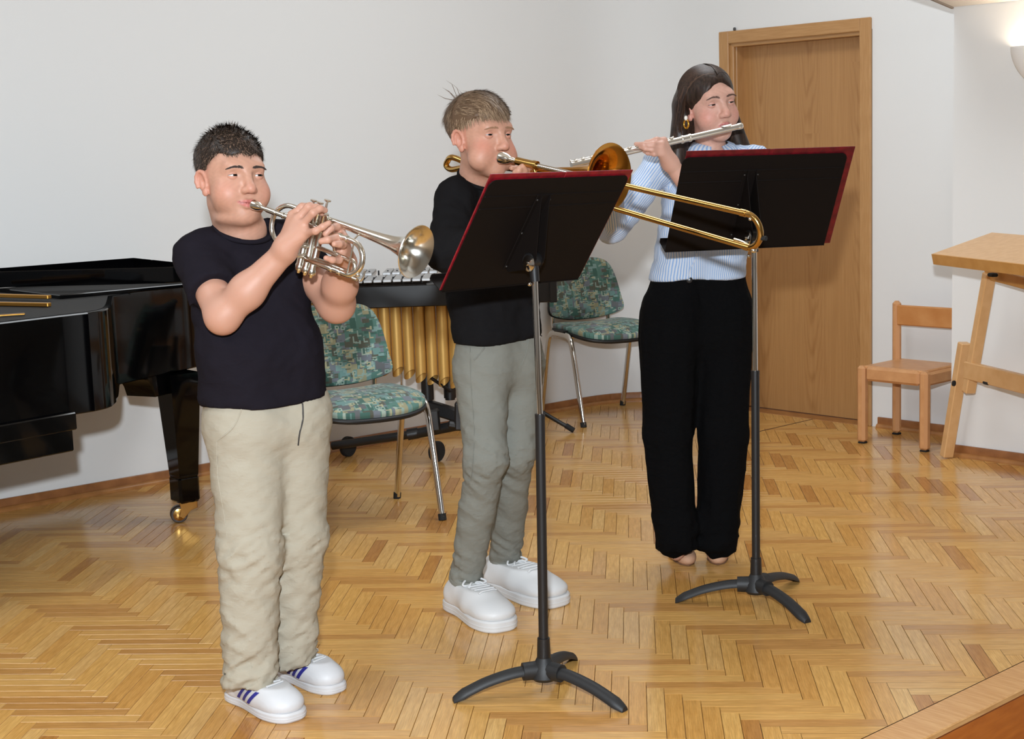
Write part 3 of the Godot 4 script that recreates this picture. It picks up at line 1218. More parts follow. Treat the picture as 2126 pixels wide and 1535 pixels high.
	g.lathe([[0.0, -0.02], [0.032, -0.02], [0.035, -0.016], [0.035, 0.016], [0.032, 0.02], [0.0, 0.02]], wx, 24)
	obj("caster_wheel", g, plain(rgb(56, 44, 36), 0.35), t, true)
	g = Geo.new()
	g.lathe([[0.0, 0.02], [0.025, 0.02], [0.025, 0.024], [0.01, 0.028], [0.0, 0.028]], wx, 20)
	obj("caster_hub", g, mats.brass, t, true)

func sides(g: Geo, rows: Array) -> void:        # flat-sided tapering post through square rings
	for i in rows.size() - 1:
		for k in 4:
			var j := (k + 1) % 4
			var pts := [rows[i][k], rows[i][j], rows[i + 1][j], rows[i + 1][k]]
			var ctr := Vector3.ZERO
			for p in rows[i]: ctr += p * 0.25
			var nn: Vector3 = (pts[1] - pts[0]).cross(pts[2] - pts[1])
			if nn.length() < 1e-9: continue
			nn = nn.normalized()
			if nn.dot((pts[0] + pts[1]) * 0.5 - ctr) < 0: nn = -nn
			g.face(pts, nn)

# ---------------------------------------------------------------- vibraphone
func build_vibraphone() -> void:
	var o := Vector3(-0.716, 0, -7.1)
	var t := thing("vibraphone", "vibraphone with silver bars and golden resonator tubes on a black frame", "vibraphone", o)
	var blk := plain(rgb(20, 19, 20), 0.4)
	var g := Geo.new()
	g.box(Transform3D(Basis(), Vector3(0.36, 0.815, 0.0)), Vector3(1.1, 0.102, 0.03), 0.004)
	obj("front_rail", g, blk, t)
	g = Geo.new()
	g.box(Transform3D(Basis(), Vector3(0.36, 0.815, -0.56)), Vector3(1.0, 0.09, 0.03), 0.004)
	obj("rear_rail", g, blk, t)
	g = Geo.new()
	g.prism(PackedVector2Array([Vector2(0.04, 0.765), Vector2(0.04, 0.872), Vector2(-0.02, 0.885), Vector2(-0.58, 0.885), Vector2(-0.58, 0.765)]), Transform3D(Basis(Vector3.FORWARD, Vector3.UP, Vector3.RIGHT) * Basis.from_scale(Vector3(-1, 1, 1)), Vector3(0.90, 0, 0)), 0.035, 0.004)
	obj("end_board", g, blk, t)
	g = Geo.new()
	g.box(Transform3D(Basis(Vector3.BACK, 0.0), Vector3(0.38, 0.868, -0.1)), Vector3(0.09, 0.008, 0.26), 0.002)
	obj("damper_plate", g, plain(rgb(70, 70, 70), 0.5), t)
	# bars: naturals in front, accidentals behind and a little higher
	var bar_m := plain(rgb(176, 176, 176), 0.42, 0.6)
	for row in 2:
		for i in (15 if row == 0 else 13):
			if row == 1 and i % 7 in [2, 6]:
				continue
			var x := -0.2 + i * 0.0445 + (0.022 if row else 0.0)
			if x > 0.335 and row == 0:
				continue
			var len := (0.30 if row == 0 else 0.28) - i * 0.003
			var z0 := (0.04 if row == 0 else -0.235) - i * 0.001
			g = Geo.new()
			g.box(Transform3D(Basis(), Vector3(x, 0.889 + (0.012 if row else 0.0), z0 - len * 0.5)), Vector3(0.0385, 0.013, len), 0.002)
			obj("tone_bar", g, bar_m, t)
	g = Geo.new()
	for row in 2:
		for i in 16:
			g.rod(Vector3(-0.222 + i * 0.0445, 0.87, -0.05 - 0.27 * row), Vector3(-0.222 + i * 0.0445, 0.902 + 0.010 * row, -0.05 - 0.27 * row), 0.0042, 8)
	obj("bar_posts", g, blk, t).set_meta("kind", "stuff")
	# resonators with slanted lower ends
	var gold := plain(rgb(205, 164, 92), 0.46, 0.55)
	var low := [0.405, 0.425, 0.432, 0.44, 0.438, 0.436, 0.430, 0.424, 0.410, 0.392, 0.38, 0.37, 0.36, 0.35]
	for i in 14:
		var x := -0.085 + (i - 2) * 0.0535
		if x > 0.50: continue
		var dx: float = low[i]
		g = Geo.new()
		slant_tube(g, Vector3(x, dx, -0.05), 0.79, 0.0264)
		obj("resonator", g, gold, t)
	# end frame of posts, cross beams, feet and wheels
	g = Geo.new()
	var px := at(887, 800, 7.26) - o
	var px2 := at(934, 815, 7.3) - o
	for q in [px, px2]:
		g.rod(Vector3(q.x, 0.78, q.z), Vector3(q.x, 0.29, q.z), 0.024, 14)
		g.rod(Vector3(q.x, 0.46, q.z), Vector3(q.x, 0.30, q.z), 0.03, 14)
	obj("post", g, blk, t)
	g = Geo.new()
	var ca := at(882, 842, 7.26) - o
	var cb := at(968, 868, 7.22) - o
	g.bar(ca, cb, 0.05, 0.062, Vector3.UP, 0.008)
	obj("cross_beam", g, blk, t)
	g = Geo.new()
	g.bar(at(898, 850, 7.12) - o, at(902, 895, 7.12) - o, 0.06, 0.05, Vector3.BACK, 0.008)
	g.bar(at(955, 835, 7.1) - o, at(955, 893, 7.1) - o, 0.05, 0.06, Vector3.BACK, 0.008)
	g.bar(at(930, 880, 7.1) - o, at(963, 885, 7.1) - o, 0.05, 0.03, Vector3.UP, 0.008)
	obj("foot", g, blk, t)
	g = Geo.new()
	g.rod(at(690, 926, 7.3) - o, at(862, 901, 7.2) - o, 0.02, 14)
	g.rod(at(846, 903, 7.2) - o, at(868, 899, 7.2) - o, 0.027, 14)
	g.rod(at(862, 901, 7.2) - o, at(948, 884, 7.15) - o, 0.024, 14)
	obj("lower_tube", g, blk, t)
	for p in [[905, 896, 7.25], [722, 917, 7.45]]:
		g = Geo.new()
		var w: Vector3 = at(p[0], p[1], p[2]) - o
		w.y = 0.05
		g.lathe([[0.0, -0.015], [0.045, -0.015], [0.05, -0.01], [0.05, 0.01], [0.045, 0.015], [0.0, 0.015]], Transform3D(Basis(Vector3.UP, 0.9) * Basis(Vector3.RIGHT, PI / 2), w), 24)
		obj("wheel", g, mats.rubber, t)
	g = Geo.new()
	g.rod(at(833, 765, 7.3) - o, at(833, 815, 7.3) - o, 0.004, 8)
	obj("pedal_rod", g, mats.chrome, t)
	g = Geo.new()
	g.rod(at(895, 785, 7.15) - o, at(935, 812, 7.2) - o, 0.008, 8)
	obj("brace", g, blk, t)
	# low tripod stand half hidden behind the boy in grey trousers
	var b := on(1190, 899)
	var s := thing("tripod_stand", "black tubular stand foot with rubber tip, behind the left music stand pole", "stand", b)
	g = Geo.new()
	var hub := at(1108, 846, 7.95) - b
	g.tube(PackedVector3Array([hub, Vector3(0, 0.014, 0)]), 0.011, 12)
	obj("leg", g, mats.black, s)
	g = Geo.new()
	var dl := -hub.normalized()
	g.rod(-dl * 0.045 + Vector3(0, 0.014, 0), Vector3(0, 0.0145, 0) + dl * 0.004, 0.0145, 12)
	obj("rubber_foot", g, mats.rubber, s)
	g = Geo.new()
	g.rod(hub, hub + Vector3(0, 0.5, 0), 0.011, 12)
	g.rod(hub, Vector3(hub.x - 0.16, 0.012, hub.z + 0.2), 0.011, 12)
	g.rod(hub, Vector3(hub.x - 0.16, 0.012, hub.z - 0.12), 0.011, 12)
	obj("pole", g, mats.black, s)

func slant_tube(g: Geo, base: Vector3, top: float, r: float) -> void:
	var n := 22
	for inner in 2:
		var rr := r - 0.0015 * inner
		var row0 := []
		var row1 := []
		for k in n + 1:
			var a := TAU * k / n
			var d := Vector3(cos(a), 0, sin(a))
			var cut := (d.x * 0.5 + d.z * 0.62) * r * 1.25 + (0.0 if d.z * 0.8 + d.x * 0.6 > 0 else 0.0)
			var nn := d if inner == 0 else -d
			row0.append(g.vert(base + d * rr + Vector3.UP * (cut + 0.03), nn, Vector2(k / 22.0, 0)))
			row1.append(g.vert(Vector3(base.x, top, base.z) + d * rr, nn, Vector2(k / 22.0, 1)))
		for k in n:
			g.quad(row0[k], row0[k + 1], row1[k + 1], row1[k])

# ---------------------------------------------------------------- green conference chairs
func fabric() -> StandardMaterial3D:
	var im := Image.create(512, 512, false, Image.FORMAT_RGB8)
	var pal := [rgb(84, 122, 112), rgb(104, 138, 134), rgb(62, 98, 88), rgb(150, 146, 116), rgb(110, 116, 124), rgb(96, 98, 100), rgb(120, 150, 146), rgb(72, 104, 96), rgb(84, 86, 74)]
	im.fill(pal[0])
	var r := RandomNumberGenerator.new()
	r.seed = 77
	for i in 420:
		var w := r.randi_range(16, 64)
		var h := r.randi_range(16, 64)
		wrap_rect(im, r.randi() % 512, r.randi() % 512, w, h, pal[r.randi() % pal.size()])
	for i in 190:       # light squiggles, blocks with holes
		var x := r.randi() % 512
		var y := r.randi() % 512
		var c: Color = [rgb(168, 164, 132), rgb(156, 172, 158), rgb(140, 160, 150)][r.randi() % 3]
		match r.randi() % 4:
			0:
				wrap_rect(im, x, y, 7, 34, c); wrap_rect(im, x, y + 27, 22, 7, c)
			1:
				wrap_rect(im, x, y, 22, 20, c); wrap_rect(im, x + 6, y + 6, 10, 8, pal[2])
			2:
				for k in 9: wrap_rect(im, x + k * 2, y + 14 - k, 12, 6, c)
			3:
				wrap_rect(im, x, y, 30, 6, c); wrap_rect(im, x + 20, y - 8, 10, 18, c)
	for i in 120:
		wrap_rect(im, r.randi() % 512, r.randi() % 512, r.randi_range(14, 34), 4, pal[[2, 5, 8][r.randi() % 3]])
	var m := plain(Color(1, 1, 1), 0.9)
	m.albedo_texture = ImageTexture.create_from_image(im)
	m.rim_enabled = true
	m.rim = 0.25
	return m

func wrap_rect(im: Image, x: int, y: int, w: int, h: int, c: Color) -> void:
	for dx in [0, -512, 512]:
		for dy in [0, -512, 512]:
			im.fill_rect(Rect2i(x + dx, y + dy, w, h), c)

func cushion(g: Geo, outline: PackedVector2Array, thick: float, puff: float, warp: Callable) -> void:      # upholstered pad: outline in x,y, raised towards +z, bent by warp
	var rings := 7
	var rows := []
	for i in rings:
		var s := 1.0 - float(i) / rings
		var hgt := thick + puff * (1.0 - pow(s, 4.0))
		var row := []
		for p in outline:
			row.append(warp.call(Vector3(p.x * s, p.y * s, hgt)))
		rows.append(row)
	var lowrow := []
	var low2 := []
	for p in outline:
		lowrow.append(warp.call(Vector3(p.x * 0.985, p.y * 0.985, 0.0)))
		low2.append(warp.call(Vector3(p.x * 1.004, p.y * 1.004, thick * 0.5)))
	rows.push_front(low2)
	rows.push_front(lowrow)
	var base := g.v.size()
	g.surf(rows, true)
	var w := outline.size()
	# uv in metres of cloth, and the middle
	for i in rows.size():
		for k in w:
			var s := 1.0 if i < 2 else 1.0 - float(i - 2) / rings
			g.uv[base + i * w + k] = Vector2(outline[k].x * s, -outline[k].y * s) / 0.42
	var mid := g.vert(warp.call(Vector3(0, 0, thick + puff)), g.n[base + (rows.size() - 1) * w], Vector2.ZERO)
	for k in w:
		g.tri(mid, base + (rows.size() - 1) * w + k, base + (rows.size() - 1) * w + (k + 1) % w)

func build_green_chairs() -> void:
	var fab := fabric()
	var shell := plain(rgb(16, 16, 17), 0.5)
	# chair frame: x to its left, y up, +z the way it faces
	var t := thing("conference_chair", "x", "chair", Vector3.ZERO, "green patterned conference chairs")
	var seat_warp := func(p: Vector3):
		var q := Vector3(p.x, p.z, p.y)
		var f := p.y / 0.23
		q.y += 0.475 + 0.012 * f - 0.06 * pow(maxf(0.0, f - 0.35), 2.0) + 0.02 * absf(p.x / 0.24) ** 2.0 * maxf(0.0, 0.6 - f)
		return q
	var o := PackedVector2Array()
	for p in curve([Vector3(0.0, 0.232, 0), Vector3(0.13, 0.222, 0), Vector3(0.225, 0.17, 0), Vector3(0.243, 0.05, 0), Vector3(0.23, -0.1, 0), Vector3(0.2, -0.185, 0), Vector3(0.11, -0.205, 0), Vector3(0.0, -0.208, 0), Vector3(-0.11, -0.205, 0), Vector3(-0.2, -0.185, 0), Vector3(-0.23, -0.1, 0), Vector3(-0.243, 0.05, 0), Vector3(-0.225, 0.17, 0), Vector3(-0.13, 0.222, 0), Vector3(0, 0.232, 0)], 4):
		o.append(Vector2(p.x, p.y))
	o.remove_at(o.size() - 1)
	for i in o.size():
		if o[i].y > 0: o[i].y *= 1.17
	var g := Geo.new()
	cushion(g, o, 0.028, 0.022, seat_warp)
	obj("seat", g, fab, t)
	g = Geo.new()
	var o2 := PackedVector2Array()
	for p in o: o2.append(p * 1.012)
	var shell_warp := func(p: Vector3): return seat_warp.call(Vector3(p.x, p.y, p.z - 0.016))
	cushion(g, o2, 0.02, 0.001, shell_warp)
	var under := g.v.size()
	obj("seat_shell", g, shell, t)
	# back: wider at the top corners, rounded, curved round the sitter and leaning back
	var back_warp := func(p: Vector3):
		var lean := 0.2
		var z := p.z + 0.05 * pow(p.x / 0.24, 2.0)
		return Vector3(p.x, 0.69 + p.y * cos(lean) + z * sin(lean) * 1.0, -0.235 - p.y * sin(lean) + z * cos(lean))
	var bo := PackedVector2Array()
	for p in curve([Vector3(0.0, 0.168, 0), Vector3(0.1, 0.164, 0), Vector3(0.17, 0.135, 0), Vector3(0.205, 0.06, 0), Vector3(0.225, -0.06, 0), Vector3(0.232, -0.125, 0), Vector3(0.2, -0.15, 0), Vector3(0.1, -0.168, 0), Vector3(0.0, -0.172, 0), Vector3(-0.1, -0.168, 0), Vector3(-0.2, -0.15, 0), Vector3(-0.232, -0.125, 0), Vector3(-0.225, -0.06, 0), Vector3(-0.205, 0.06, 0), Vector3(-0.17, 0.135, 0), Vector3(-0.1, 0.164, 0), Vector3(0, 0.168, 0)], 4):
		bo.append(Vector2(p.x, p.y))
	bo.remove_at(bo.size() - 1)
	g = Geo.new()
	cushion(g, bo, 0.016, 0.02, back_warp)
	obj("backrest", g, fab, t)
	g = Geo.new()
	var bo2 := PackedVector2Array()
	for p in bo: bo2.append(p * 1.012)
	var bs_warp := func(p: Vector3): return back_warp.call(Vector3(p.x, p.y, p.z * 0.6 - 0.02))
	cushion(g, bo2, 0.034, 0.0, bs_warp)
	var back_pts := []
	obj("back_shell", g, shell, t)
	# chromed oval tube: each side an inverted U
	for s in [-1.0, 1.0]:
		g = Geo.new()
		var x: float = s * 0.262
		g.tube(curve([Vector3(x, 0.012, 0.235), Vector3(x, 0.30, 0.165), Vector3(x, 0.43, 0.128), Vector3(x * 0.995, 0.468, 0.095), Vector3(x * 0.99, 0.475, 0.04)], 5), 0.0125, 12, true, false, 1.35)
		obj("front_leg", g, mats.chrome, t)
		g = Geo.new()
		g.tube(curve([Vector3(x, 0.012, -0.235), Vector3(x, 0.30, -0.165), Vector3(x, 0.43, -0.128), Vector3(x * 0.995, 0.468, -0.095), Vector3(x * 0.99, 0.475, -0.04), Vector3(x * 0.99, 0.475, 0.045)], 5), 0.0125, 12, true, false, 1.35)
		obj("rear_leg", g, mats.chrome, t)
		g = Geo.new()
		g.rod(Vector3(x, 0.0, 0.238), Vector3(x, 0.026, 0.232), 0.0165, 12)
		obj("foot_cap", g, mats.rubber, t)
		g = Geo.new()
		g.rod(Vector3(x, 0.0, -0.238), Vector3(x, 0.026, -0.232), 0.0165, 12)
		obj("foot_cap", g, mats.rubber, t)
		g = Geo.new()
		g.tube(curve([Vector3(s * 0.17, 0.455, -0.02), Vector3(s * 0.175, 0.458, -0.19), Vector3(s * 0.178, 0.49, -0.232), Vector3(s * 0.178, 0.56, -0.232), Vector3(s * 0.178, 0.68, -0.246)], 5), 0.011, 12, true, false, 1.4)
		obj("back_support", g, mats.chrome, t)
		g = Geo.new()
		g.bar(Vector3(x * 0.985, 0.494, -0.06), Vector3(x * 0.985, 0.494, 0.06), 0.03, 0.008, Vector3.UP, 0.003)
		obj("arm_cover", g, shell, t)
	g = Geo.new()
	g.rod(Vector3(-0.255, 0.462, 0.06), Vector3(0.255, 0.462, 0.06), 0.011, 12)
	g.rod(Vector3(-0.255, 0.462, -0.06), Vector3(0.255, 0.462, -0.06), 0.011, 12)
	obj("cross_tube", g, mats.chrome, t)
	var turn := deg_to_rad(26.6)
	var fw := Vector3(sin(turn), 0, cos(turn))
	var lf := Vector3(cos(turn), 0, -sin(turn))
	var r1 := on(825, 1035)
	t.position = r1 + fw * 0.235 - lf * 0.262
	t.rotation.y = turn
	t.set_meta("label", "green patterned chair with chrome legs behind the boy playing trumpet")
	var u: Node3D = t.duplicate()
	u.name = numbered("conference_chair")
	add_child(u)
	var r2 := on(1125, 862)
	u.position = r2 + fw * 0.235 + lf * 0.262
	u.set_meta("label", "green patterned chair with chrome legs by the wall, left of the flute player")

# ---------------------------------------------------------------- little wooden chair in the recess
func build_wooden_chair() -> void:
	var fl := on(1791, 920)
	var w := v3(DDIR).normalized()                        # along its front edge, to the right
	var d := v3(Vector2(DDIR.y, -DDIR.x)).normalized()    # from the front to the back
	var t := thing("wooden_chair", "small light wooden child's chair in the wall recess beside the door", "chair", fl)
	var W := 0.345
	var D := 0.29
	var xf := Transform3D(Basis(w, Vector3.UP, -d), Vector3.ZERO)
	var g := Geo.new()
	g.box(xf * Transform3D(Basis(), Vector3(W * 0.5, 0.372, -D * 0.5 - 0.01)), Vector3(W - 0.01, 0.018, D + 0.02), 0.006)
	obj("seat", g, mats.beech, t)
	g = Geo.new()
	g.box(xf * Transform3D(Basis(), Vector3(W * 0.5, 0.344, 0.0)), Vector3(W - 0.05, 0.07, 0.035), 0.012)
	obj("apron", g, mats.beech, t)
	for sx in [0.0, 1.0]:
		g = Geo.new()
		g.box(xf * Transform3D(Basis(), Vector3(sx * W, 0.34, -D * 0.5)), Vector3(0.03, 0.062, D), 0.01)
		obj("side_rail", g, mats.beech, t)
	for sx in [0.0, 1.0]:
		g = Geo.new()
		var x: float = sx * W
		var rows := []
		g.box(xf * Transform3D(Basis(), Vector3(x, 0.193, 0.0)), Vector3(0.045, 0.374, 0.045), 0.012)
		obj("front_leg", g, mats.beech, t)
		g = Geo.new()
		g.box(xf * Transform3D(Basis(Vector3.RIGHT, 0.0), Vector3(x, 0.337, -D)), Vector3(0.042, 0.662, 0.042), 0.014)
		obj("back_post", g, mats.beech, t)
	for q in [[0.0, 0.0], [W, 0.0], [0.0, -D], [W, -D]]:
		g = Geo.new()
		g.box(xf * Transform3D(Basis(), Vector3(q[0], 0.004, q[1])), Vector3(0.034, 0.008, 0.034), 0.002)
		obj("glide", g, mats.rubber, t)
	g = Geo.new()
	g.box(xf * Transform3D(Basis(), Vector3(W * 0.5, 0.60, -D + 0.012)), Vector3(W - 0.02, 0.1, 0.018), 0.006)
	var bm: StandardMaterial3D = mats.beech.duplicate()
	bm.albedo_texture = noise_tex(0.012, rgb(186, 122, 66), rgb(206, 148, 92), 512, 512, 4, 31)
	obj("backrest", g, bm, t)

# ---------------------------------------------------------------- folding wooden table, cut by the right edge
func build_table() -> void:
	var foot := on(1963, 950)
	var t := thing("wooden_table", "light wooden table with slanted height-adjustable leg at the right wall", "table", foot)
	var mm := plain(Color(1, 1, 1), 0.36)
	mm.albedo_texture = noise_tex(0.02, rgb(206, 158, 104), rgb(222, 178, 126), 512, 512, 5, 33)
	var em := plain(Color(1, 1, 1), 0.4)
	em.albedo_texture = noise_tex(0.02, rgb(184, 130, 64), rgb(202, 150, 84), 512, 512, 5, 34)
	# tilted top: long edge comes towards the viewer
	var a := at(1935, 527, 6.45)
	var along := at(2126, 556, 5.78) - a
	along.y = 0
	along = along.normalized()
	var b := at(2018, 492, 6.62) - a
	var across := (b - along * b.dot(along)).normalized()
	var nn := across.cross(along).normalized()
	if nn.y < 0: nn = -nn
	var g := Geo.new()
	var len := 1.5
	var wid: float = 0.34
	# board with a skewed end, as the end seen is cut to the slope
	var s := b.dot(along) / b.dot(across)
	var pl := PackedVector2Array([Vector2(0, 0), Vector2(len, 0), Vector2(len, wid), Vector2(wid * s * 0.6, wid)])
	g.prism(pl, Transform3D(Basis(along, across, along.cross(across)), a - (nn * 0.046 if along.cross(across).dot(nn) > 0 else Vector3.ZERO)), 0.046, 0.003, Color.WHITE, 2.0)
	obj("tabletop", g, mm, t, true)
	g = Geo.new()
	var up := along.cross(across)
	if up.dot(nn) < 0: up = -up
	var mid := a + along * len * 0.5 - nn * 0.023 - across * 0.0016
	g.box(Transform3D(Basis(along, up, along.cross(up)), mid), Vector3(len + 0.002, 0.0455, 0.003), 0.001)
	obj("edge_band", g, em, t, true)
	# leg: lower half outside, upper half inside
	var l0 := on(1965, 951)
	var l1 := at(2003, 712, 6.86)
	var u0 := at(2000, 812, 6.84)
	var u1 := at(2043, 566, 6.72)
	g = Geo.new()
	g.bar(l0 + Vector3(0, 0.006, 0), l1, 0.05, 0.042, along, 0.004)
	obj("lower_leg", g, mm, t, true)
	g = Geo.new()
	g.bar(u0 + along * 0.045, u1 + along * 0.045, 0.05, 0.04, along, 0.004)
	obj("upper_leg", g, mm, t, true)
	g = Geo.new()
	var r0 := at(2006, 768, 6.8)
	g.bar(r0, r0 + along * 1.3, 0.03, 0.078, Vector3.UP, 0.004)
	obj("rail", g, mm, t, true)
	g = Geo.new()
	var kn := at(1979, 796, 6.84)
	g.rod(kn, kn - along.cross(Vector3.UP) * 0.02 + Vector3(-0.015, 0, 0.01), 0.013, 14)
	obj("knob", g, mats.rubber, t, true)
	g = Geo.new()
	g.bar(u1 + along * 0.02 + Vector3(0, 0.0, 0), u1 + along * 0.6 + across * 0.1 - Vector3(0, 0.09, 0), 0.03, 0.05, Vector3.UP, 0.004)
	obj("brace", g, em, t, true)
	for p in [[2061, 571, 6.6], [2051, 795, 6.62]]:
		g = Geo.new()
		var q := at(p[0], p[1], p[2])
		g.box(Transform3D(Basis(along, Vector3.UP, along.cross(Vector3.UP)), q), Vector3(0.045, 0.016, 0.03), 0.005)
		obj("pad", g, mats.rubber, t, true)

# ---------------------------------------------------------------- music stands with red folders
func build_stands() -> void:
	music_stand("black orchestra music stand in front of the boy playing trombone", on(1130, 1400, 0.05), [on(950, 1457), on(1290, 1476), on(1188, 1374)], [1133, 1375], [1121, 860], [1110, 575], 4.04, [1107, 540],
		Vector3(0.0759, 1.2611, -3.9938), Vector3(0.3746, -0.0056, -0.3309), Vector3(0.142, 0.2904, 0.1557), "closed red folder with marbled cover on the left music stand", 0.0, 0.47, 1.024)
	music_stand("black orchestra music stand in front of the girl playing flute", on(1570, 1222, 0.05), [on(1410, 1251), on(1672, 1292), on(1650, 1210)], [1571, 1200], [1568, 770], [1566, 515], 4.8, [1565, 490],
		Vector3(0.7481, 1.298, -4.5772), Vector3(0.5149, -0.0035, -0.1321), Vector3(0.0435, 0.2914, 0.1606), "dark red folder projecting past the desk of the right music stand", -0.045, 0.455, 1.065)

func music_stand(label: String, hub: Vector3, feet: Array, pb: Array, pm: Array, pt: Array, depth: float, ph: Array, C: Vector3, W: Vector3, H: Vector3, flabel: String, shift: float, top: float, grow: float) -> void:
	hub.y = 0.0
	C = EYE + (C - EYE) * grow
	W *= grow
	H *= grow
	var dz := -hub.z
	var t := thing("music_stand", label, "music stand", hub, "orchestra music stands")
	var rough := plain(rgb(30, 30, 31), 0.55)
	bump(rough, 0.2, 0.02, 256, 6)
	rough.uv1_triplanar = true
	rough.uv1_scale = Vector3(6, 6, 6)
	# three arched legs of half-round section
	for f in feet:
		var e: Vector3 = f - hub
		e.y = 0
		var g := Geo.new()
		var dir := e.normalized()
		var L := e.length() + 0.012
		var pts := curve([Vector3(0, 0.062, 0), dir * L * 0.3 + Vector3(0, 0.062, 0), dir * L * 0.62 + Vector3(0, 0.045, 0), dir * L * 0.86 + Vector3(0, 0.022, 0), dir * L + Vector3(0, 0.007, 0)], 5)
		var sd := dir.cross(Vector3.UP)
		var rows := []
		for i in pts.size():
			var s := float(i) / (pts.size() - 1)
			var w := 0.0215 if s < 0.8 else 0.0215 * (1.0 - (s - 0.8) * 2.0)
			var row := []
			for k in 9:
				var a := PI * k / 8
				row.append(pts[i] + sd * cos(a) * w + Vector3.UP * (sin(a) * w * 1.05 - 0.007))
			for k in 9:       # hollow underside
				var a := PI * (8 - k) / 8
				row.append(pts[i] + sd * cos(a) * w * 0.86 + Vector3.UP * (sin(a) * w * 0.86 - 0.007))
			rows.append(row)
		g.surf(rows, true)
		for q in [0, rows.size() - 1]:
			g.face(rows[q].slice(0, 9), dir if q else -dir)
		obj("foot", g, rough, t)
	var g := Geo.new()
	var p0 := at(pb[0], pb[1], dz) - hub
	var p1 := at(pm[0], pm[1], dz) - hub
	var p2 := at(pt[0], pt[1], dz) - hub
	var p3 := at(ph[0], ph[1], dz) - hub
	var ax := frame(Vector3(0, 0, 0), p3 - p0)
	# hub cone with three shoulders
	g.lathe([[0.0, 0.035], [0.03, 0.035], [0.04, 0.045], [0.036, 0.068], [0.024, 0.088], [0.019, 0.098], [0.0, 0.098]], Transform3D(), 24)
	for f in feet:
		var e: Vector3 = (f - hub).normalized()
		e.y = 0
		g.tube(PackedVector3Array([Vector3(0, 0.063, 0), e * 0.06 + Vector3(0, 0.063, 0)]), PackedFloat32Array([0.0265, 0.0245]), 14)
	obj("hub", g, rough, t)
	g = Geo.new()
	g.rod(Vector3(0, 0.08, 0), Vector3(0, 0.08, 0).lerp(p1, 0.105), [0.0195, 0.017], 20)
	obj("collar", g, mats.black, t)
	g = Geo.new()
	g.rod(Vector3(0, 0.09, 0), p1, 0.0132, 20)
	g.rod(p1 - (p1 - p0).normalized() * 0.012, p1, 0.0137, 20)
	obj("lower_pole", g, mats.black, t)
	g = Geo.new()
	g.rod(p1, p2 + (p2 - p1).normalized() * 0.01, 0.0083, 18)
	obj("upper_pole", g, mats.chrome, t)
	g = Geo.new()
	var up := (p3 - p2).normalized()
	g.rod(p2 - up * 0.012, p2 + up * 0.045, [0.0125, 0.0145], 18)
	obj("clamp_sleeve", g, mats.black, t)
	# desk: board with pressed ridges and rounded upper corners, tray at its foot
	var wl := W.length()
	var hl := H.length()
	var x := W.normalized()
	var y := (H - x * H.dot(x)).normalized()
	var z := x.cross(y)               # the side turned to the viewer
	if z.z < 0: z = -z
	var xf := Transform3D(Basis(x, y, z), C - hub)
	var b := wl * 0.5
	var h0 := -hl * 0.5
	var h1 := hl * top
	var bw := wl * 0.485
	g = Geo.new()
	var ol := PackedVector2Array([Vector2(-bw, h0), Vector2(bw, h0)])
	for i in 7:
		var a := PI * 0.5 * i / 6
		ol.append(Vector2(bw - 0.022 + 0.022 * cos(a), h1 - 0.022 + 0.022 * sin(a)))
	for i in 7:
		var a := PI * 0.5 + PI * 0.5 * i / 6
		ol.append(Vector2(-bw + 0.022 + 0.022 * cos(a), h1 - 0.022 + 0.022 * sin(a)))
	var sx := Transform3D(Basis(), Vector3(shift * wl * 0.5, 0, 0.004))
	g.prism(ol, xf * sx, 0.0022, 0.0006)
	obj("desk", g, mats.matte, t)
	g = Geo.new()
	for q in [h1 - 0.052, h1 - 0.09]:
		g.box(xf * sx * Transform3D(Basis(), Vector3(0, q, 0.0022)), Vector3(bw * 1.97, 0.006, 0.004), 0.0019)
	obj("pressed_ridge", g, mats.matte, t)
	g = Geo.new()
	g.box(xf * sx * Transform3D(Basis(), Vector3(0, h0 + 0.001, -0.026)), Vector3(bw * 2.0, 0.0025, 0.06), 0.0008)
	g.box(xf * sx * Transform3D(Basis(), Vector3(0, h0 + 0.008, -0.055)), Vector3(bw * 2.0, 0.016, 0.0025), 0.0008)
	obj("tray", g, mats.matte, t)
	# tilt bracket: two flanges on a back plate, with the friction disc between
	g = Geo.new()
	var tilt := xf.affine_inverse() * (p3)
	var bx := tilt.x - sx.origin.x * 0.0
	var yb := maxf(h0 + 0.02, tilt.y - 0.075)
	var yt := h1 - 0.05
	g.box(xf * Transform3D(Basis(), Vector3(bx, (yb + yt) * 0.5, 0.0085)), Vector3(0.054, yt - yb, 0.003), 0.001)
	for s in [-1.0, 1.0]:
		var fl := PackedVector2Array([Vector2(yt, 0.0), Vector2(yt, 0.006), Vector2(yt - 0.02, 0.012), Vector2(tilt.y + 0.02, maxf(0.03, tilt.z + 0.012)), Vector2(tilt.y - 0.012, maxf(0.03, tilt.z + 0.012)), Vector2(yb, 0.012), Vector2(yb, 0.0)])
		g.prism(fl, xf * Transform3D(Basis(Vector3.UP, Vector3.BACK, Vector3.RIGHT), Vector3(bx + s * 0.015 - 0.001, 0, 0.009)), 0.002, 0.0004)
	obj("tilt_bracket", g, mats.matte, t)
	g = Geo.new()
	var hd := p3
	var hx := x
	g.lathe([[0.0, -0.022], [0.017, -0.022], [0.02, -0.018], [0.02, 0.018], [0.017, 0.022], [0.0, 0.022]], frame(hd, hx), 22)
	g.rod(hd, p2 + up * 0.03, 0.011, 14)
	obj("tilt_head", g, mats.black, t)
	g = Geo.new()
	g.lathe([[0.0, 0.0], [0.0215, 0.0], [0.0215, -0.002], [0.012, -0.006], [0.006, -0.007], [0.006, -0.012], [0.0, -0.012]], frame(hd - hx * 0.024 + z * 0.012, hx), 24)
	obj("friction_disc", g, mats.chrome, t)
	g = Geo.new()
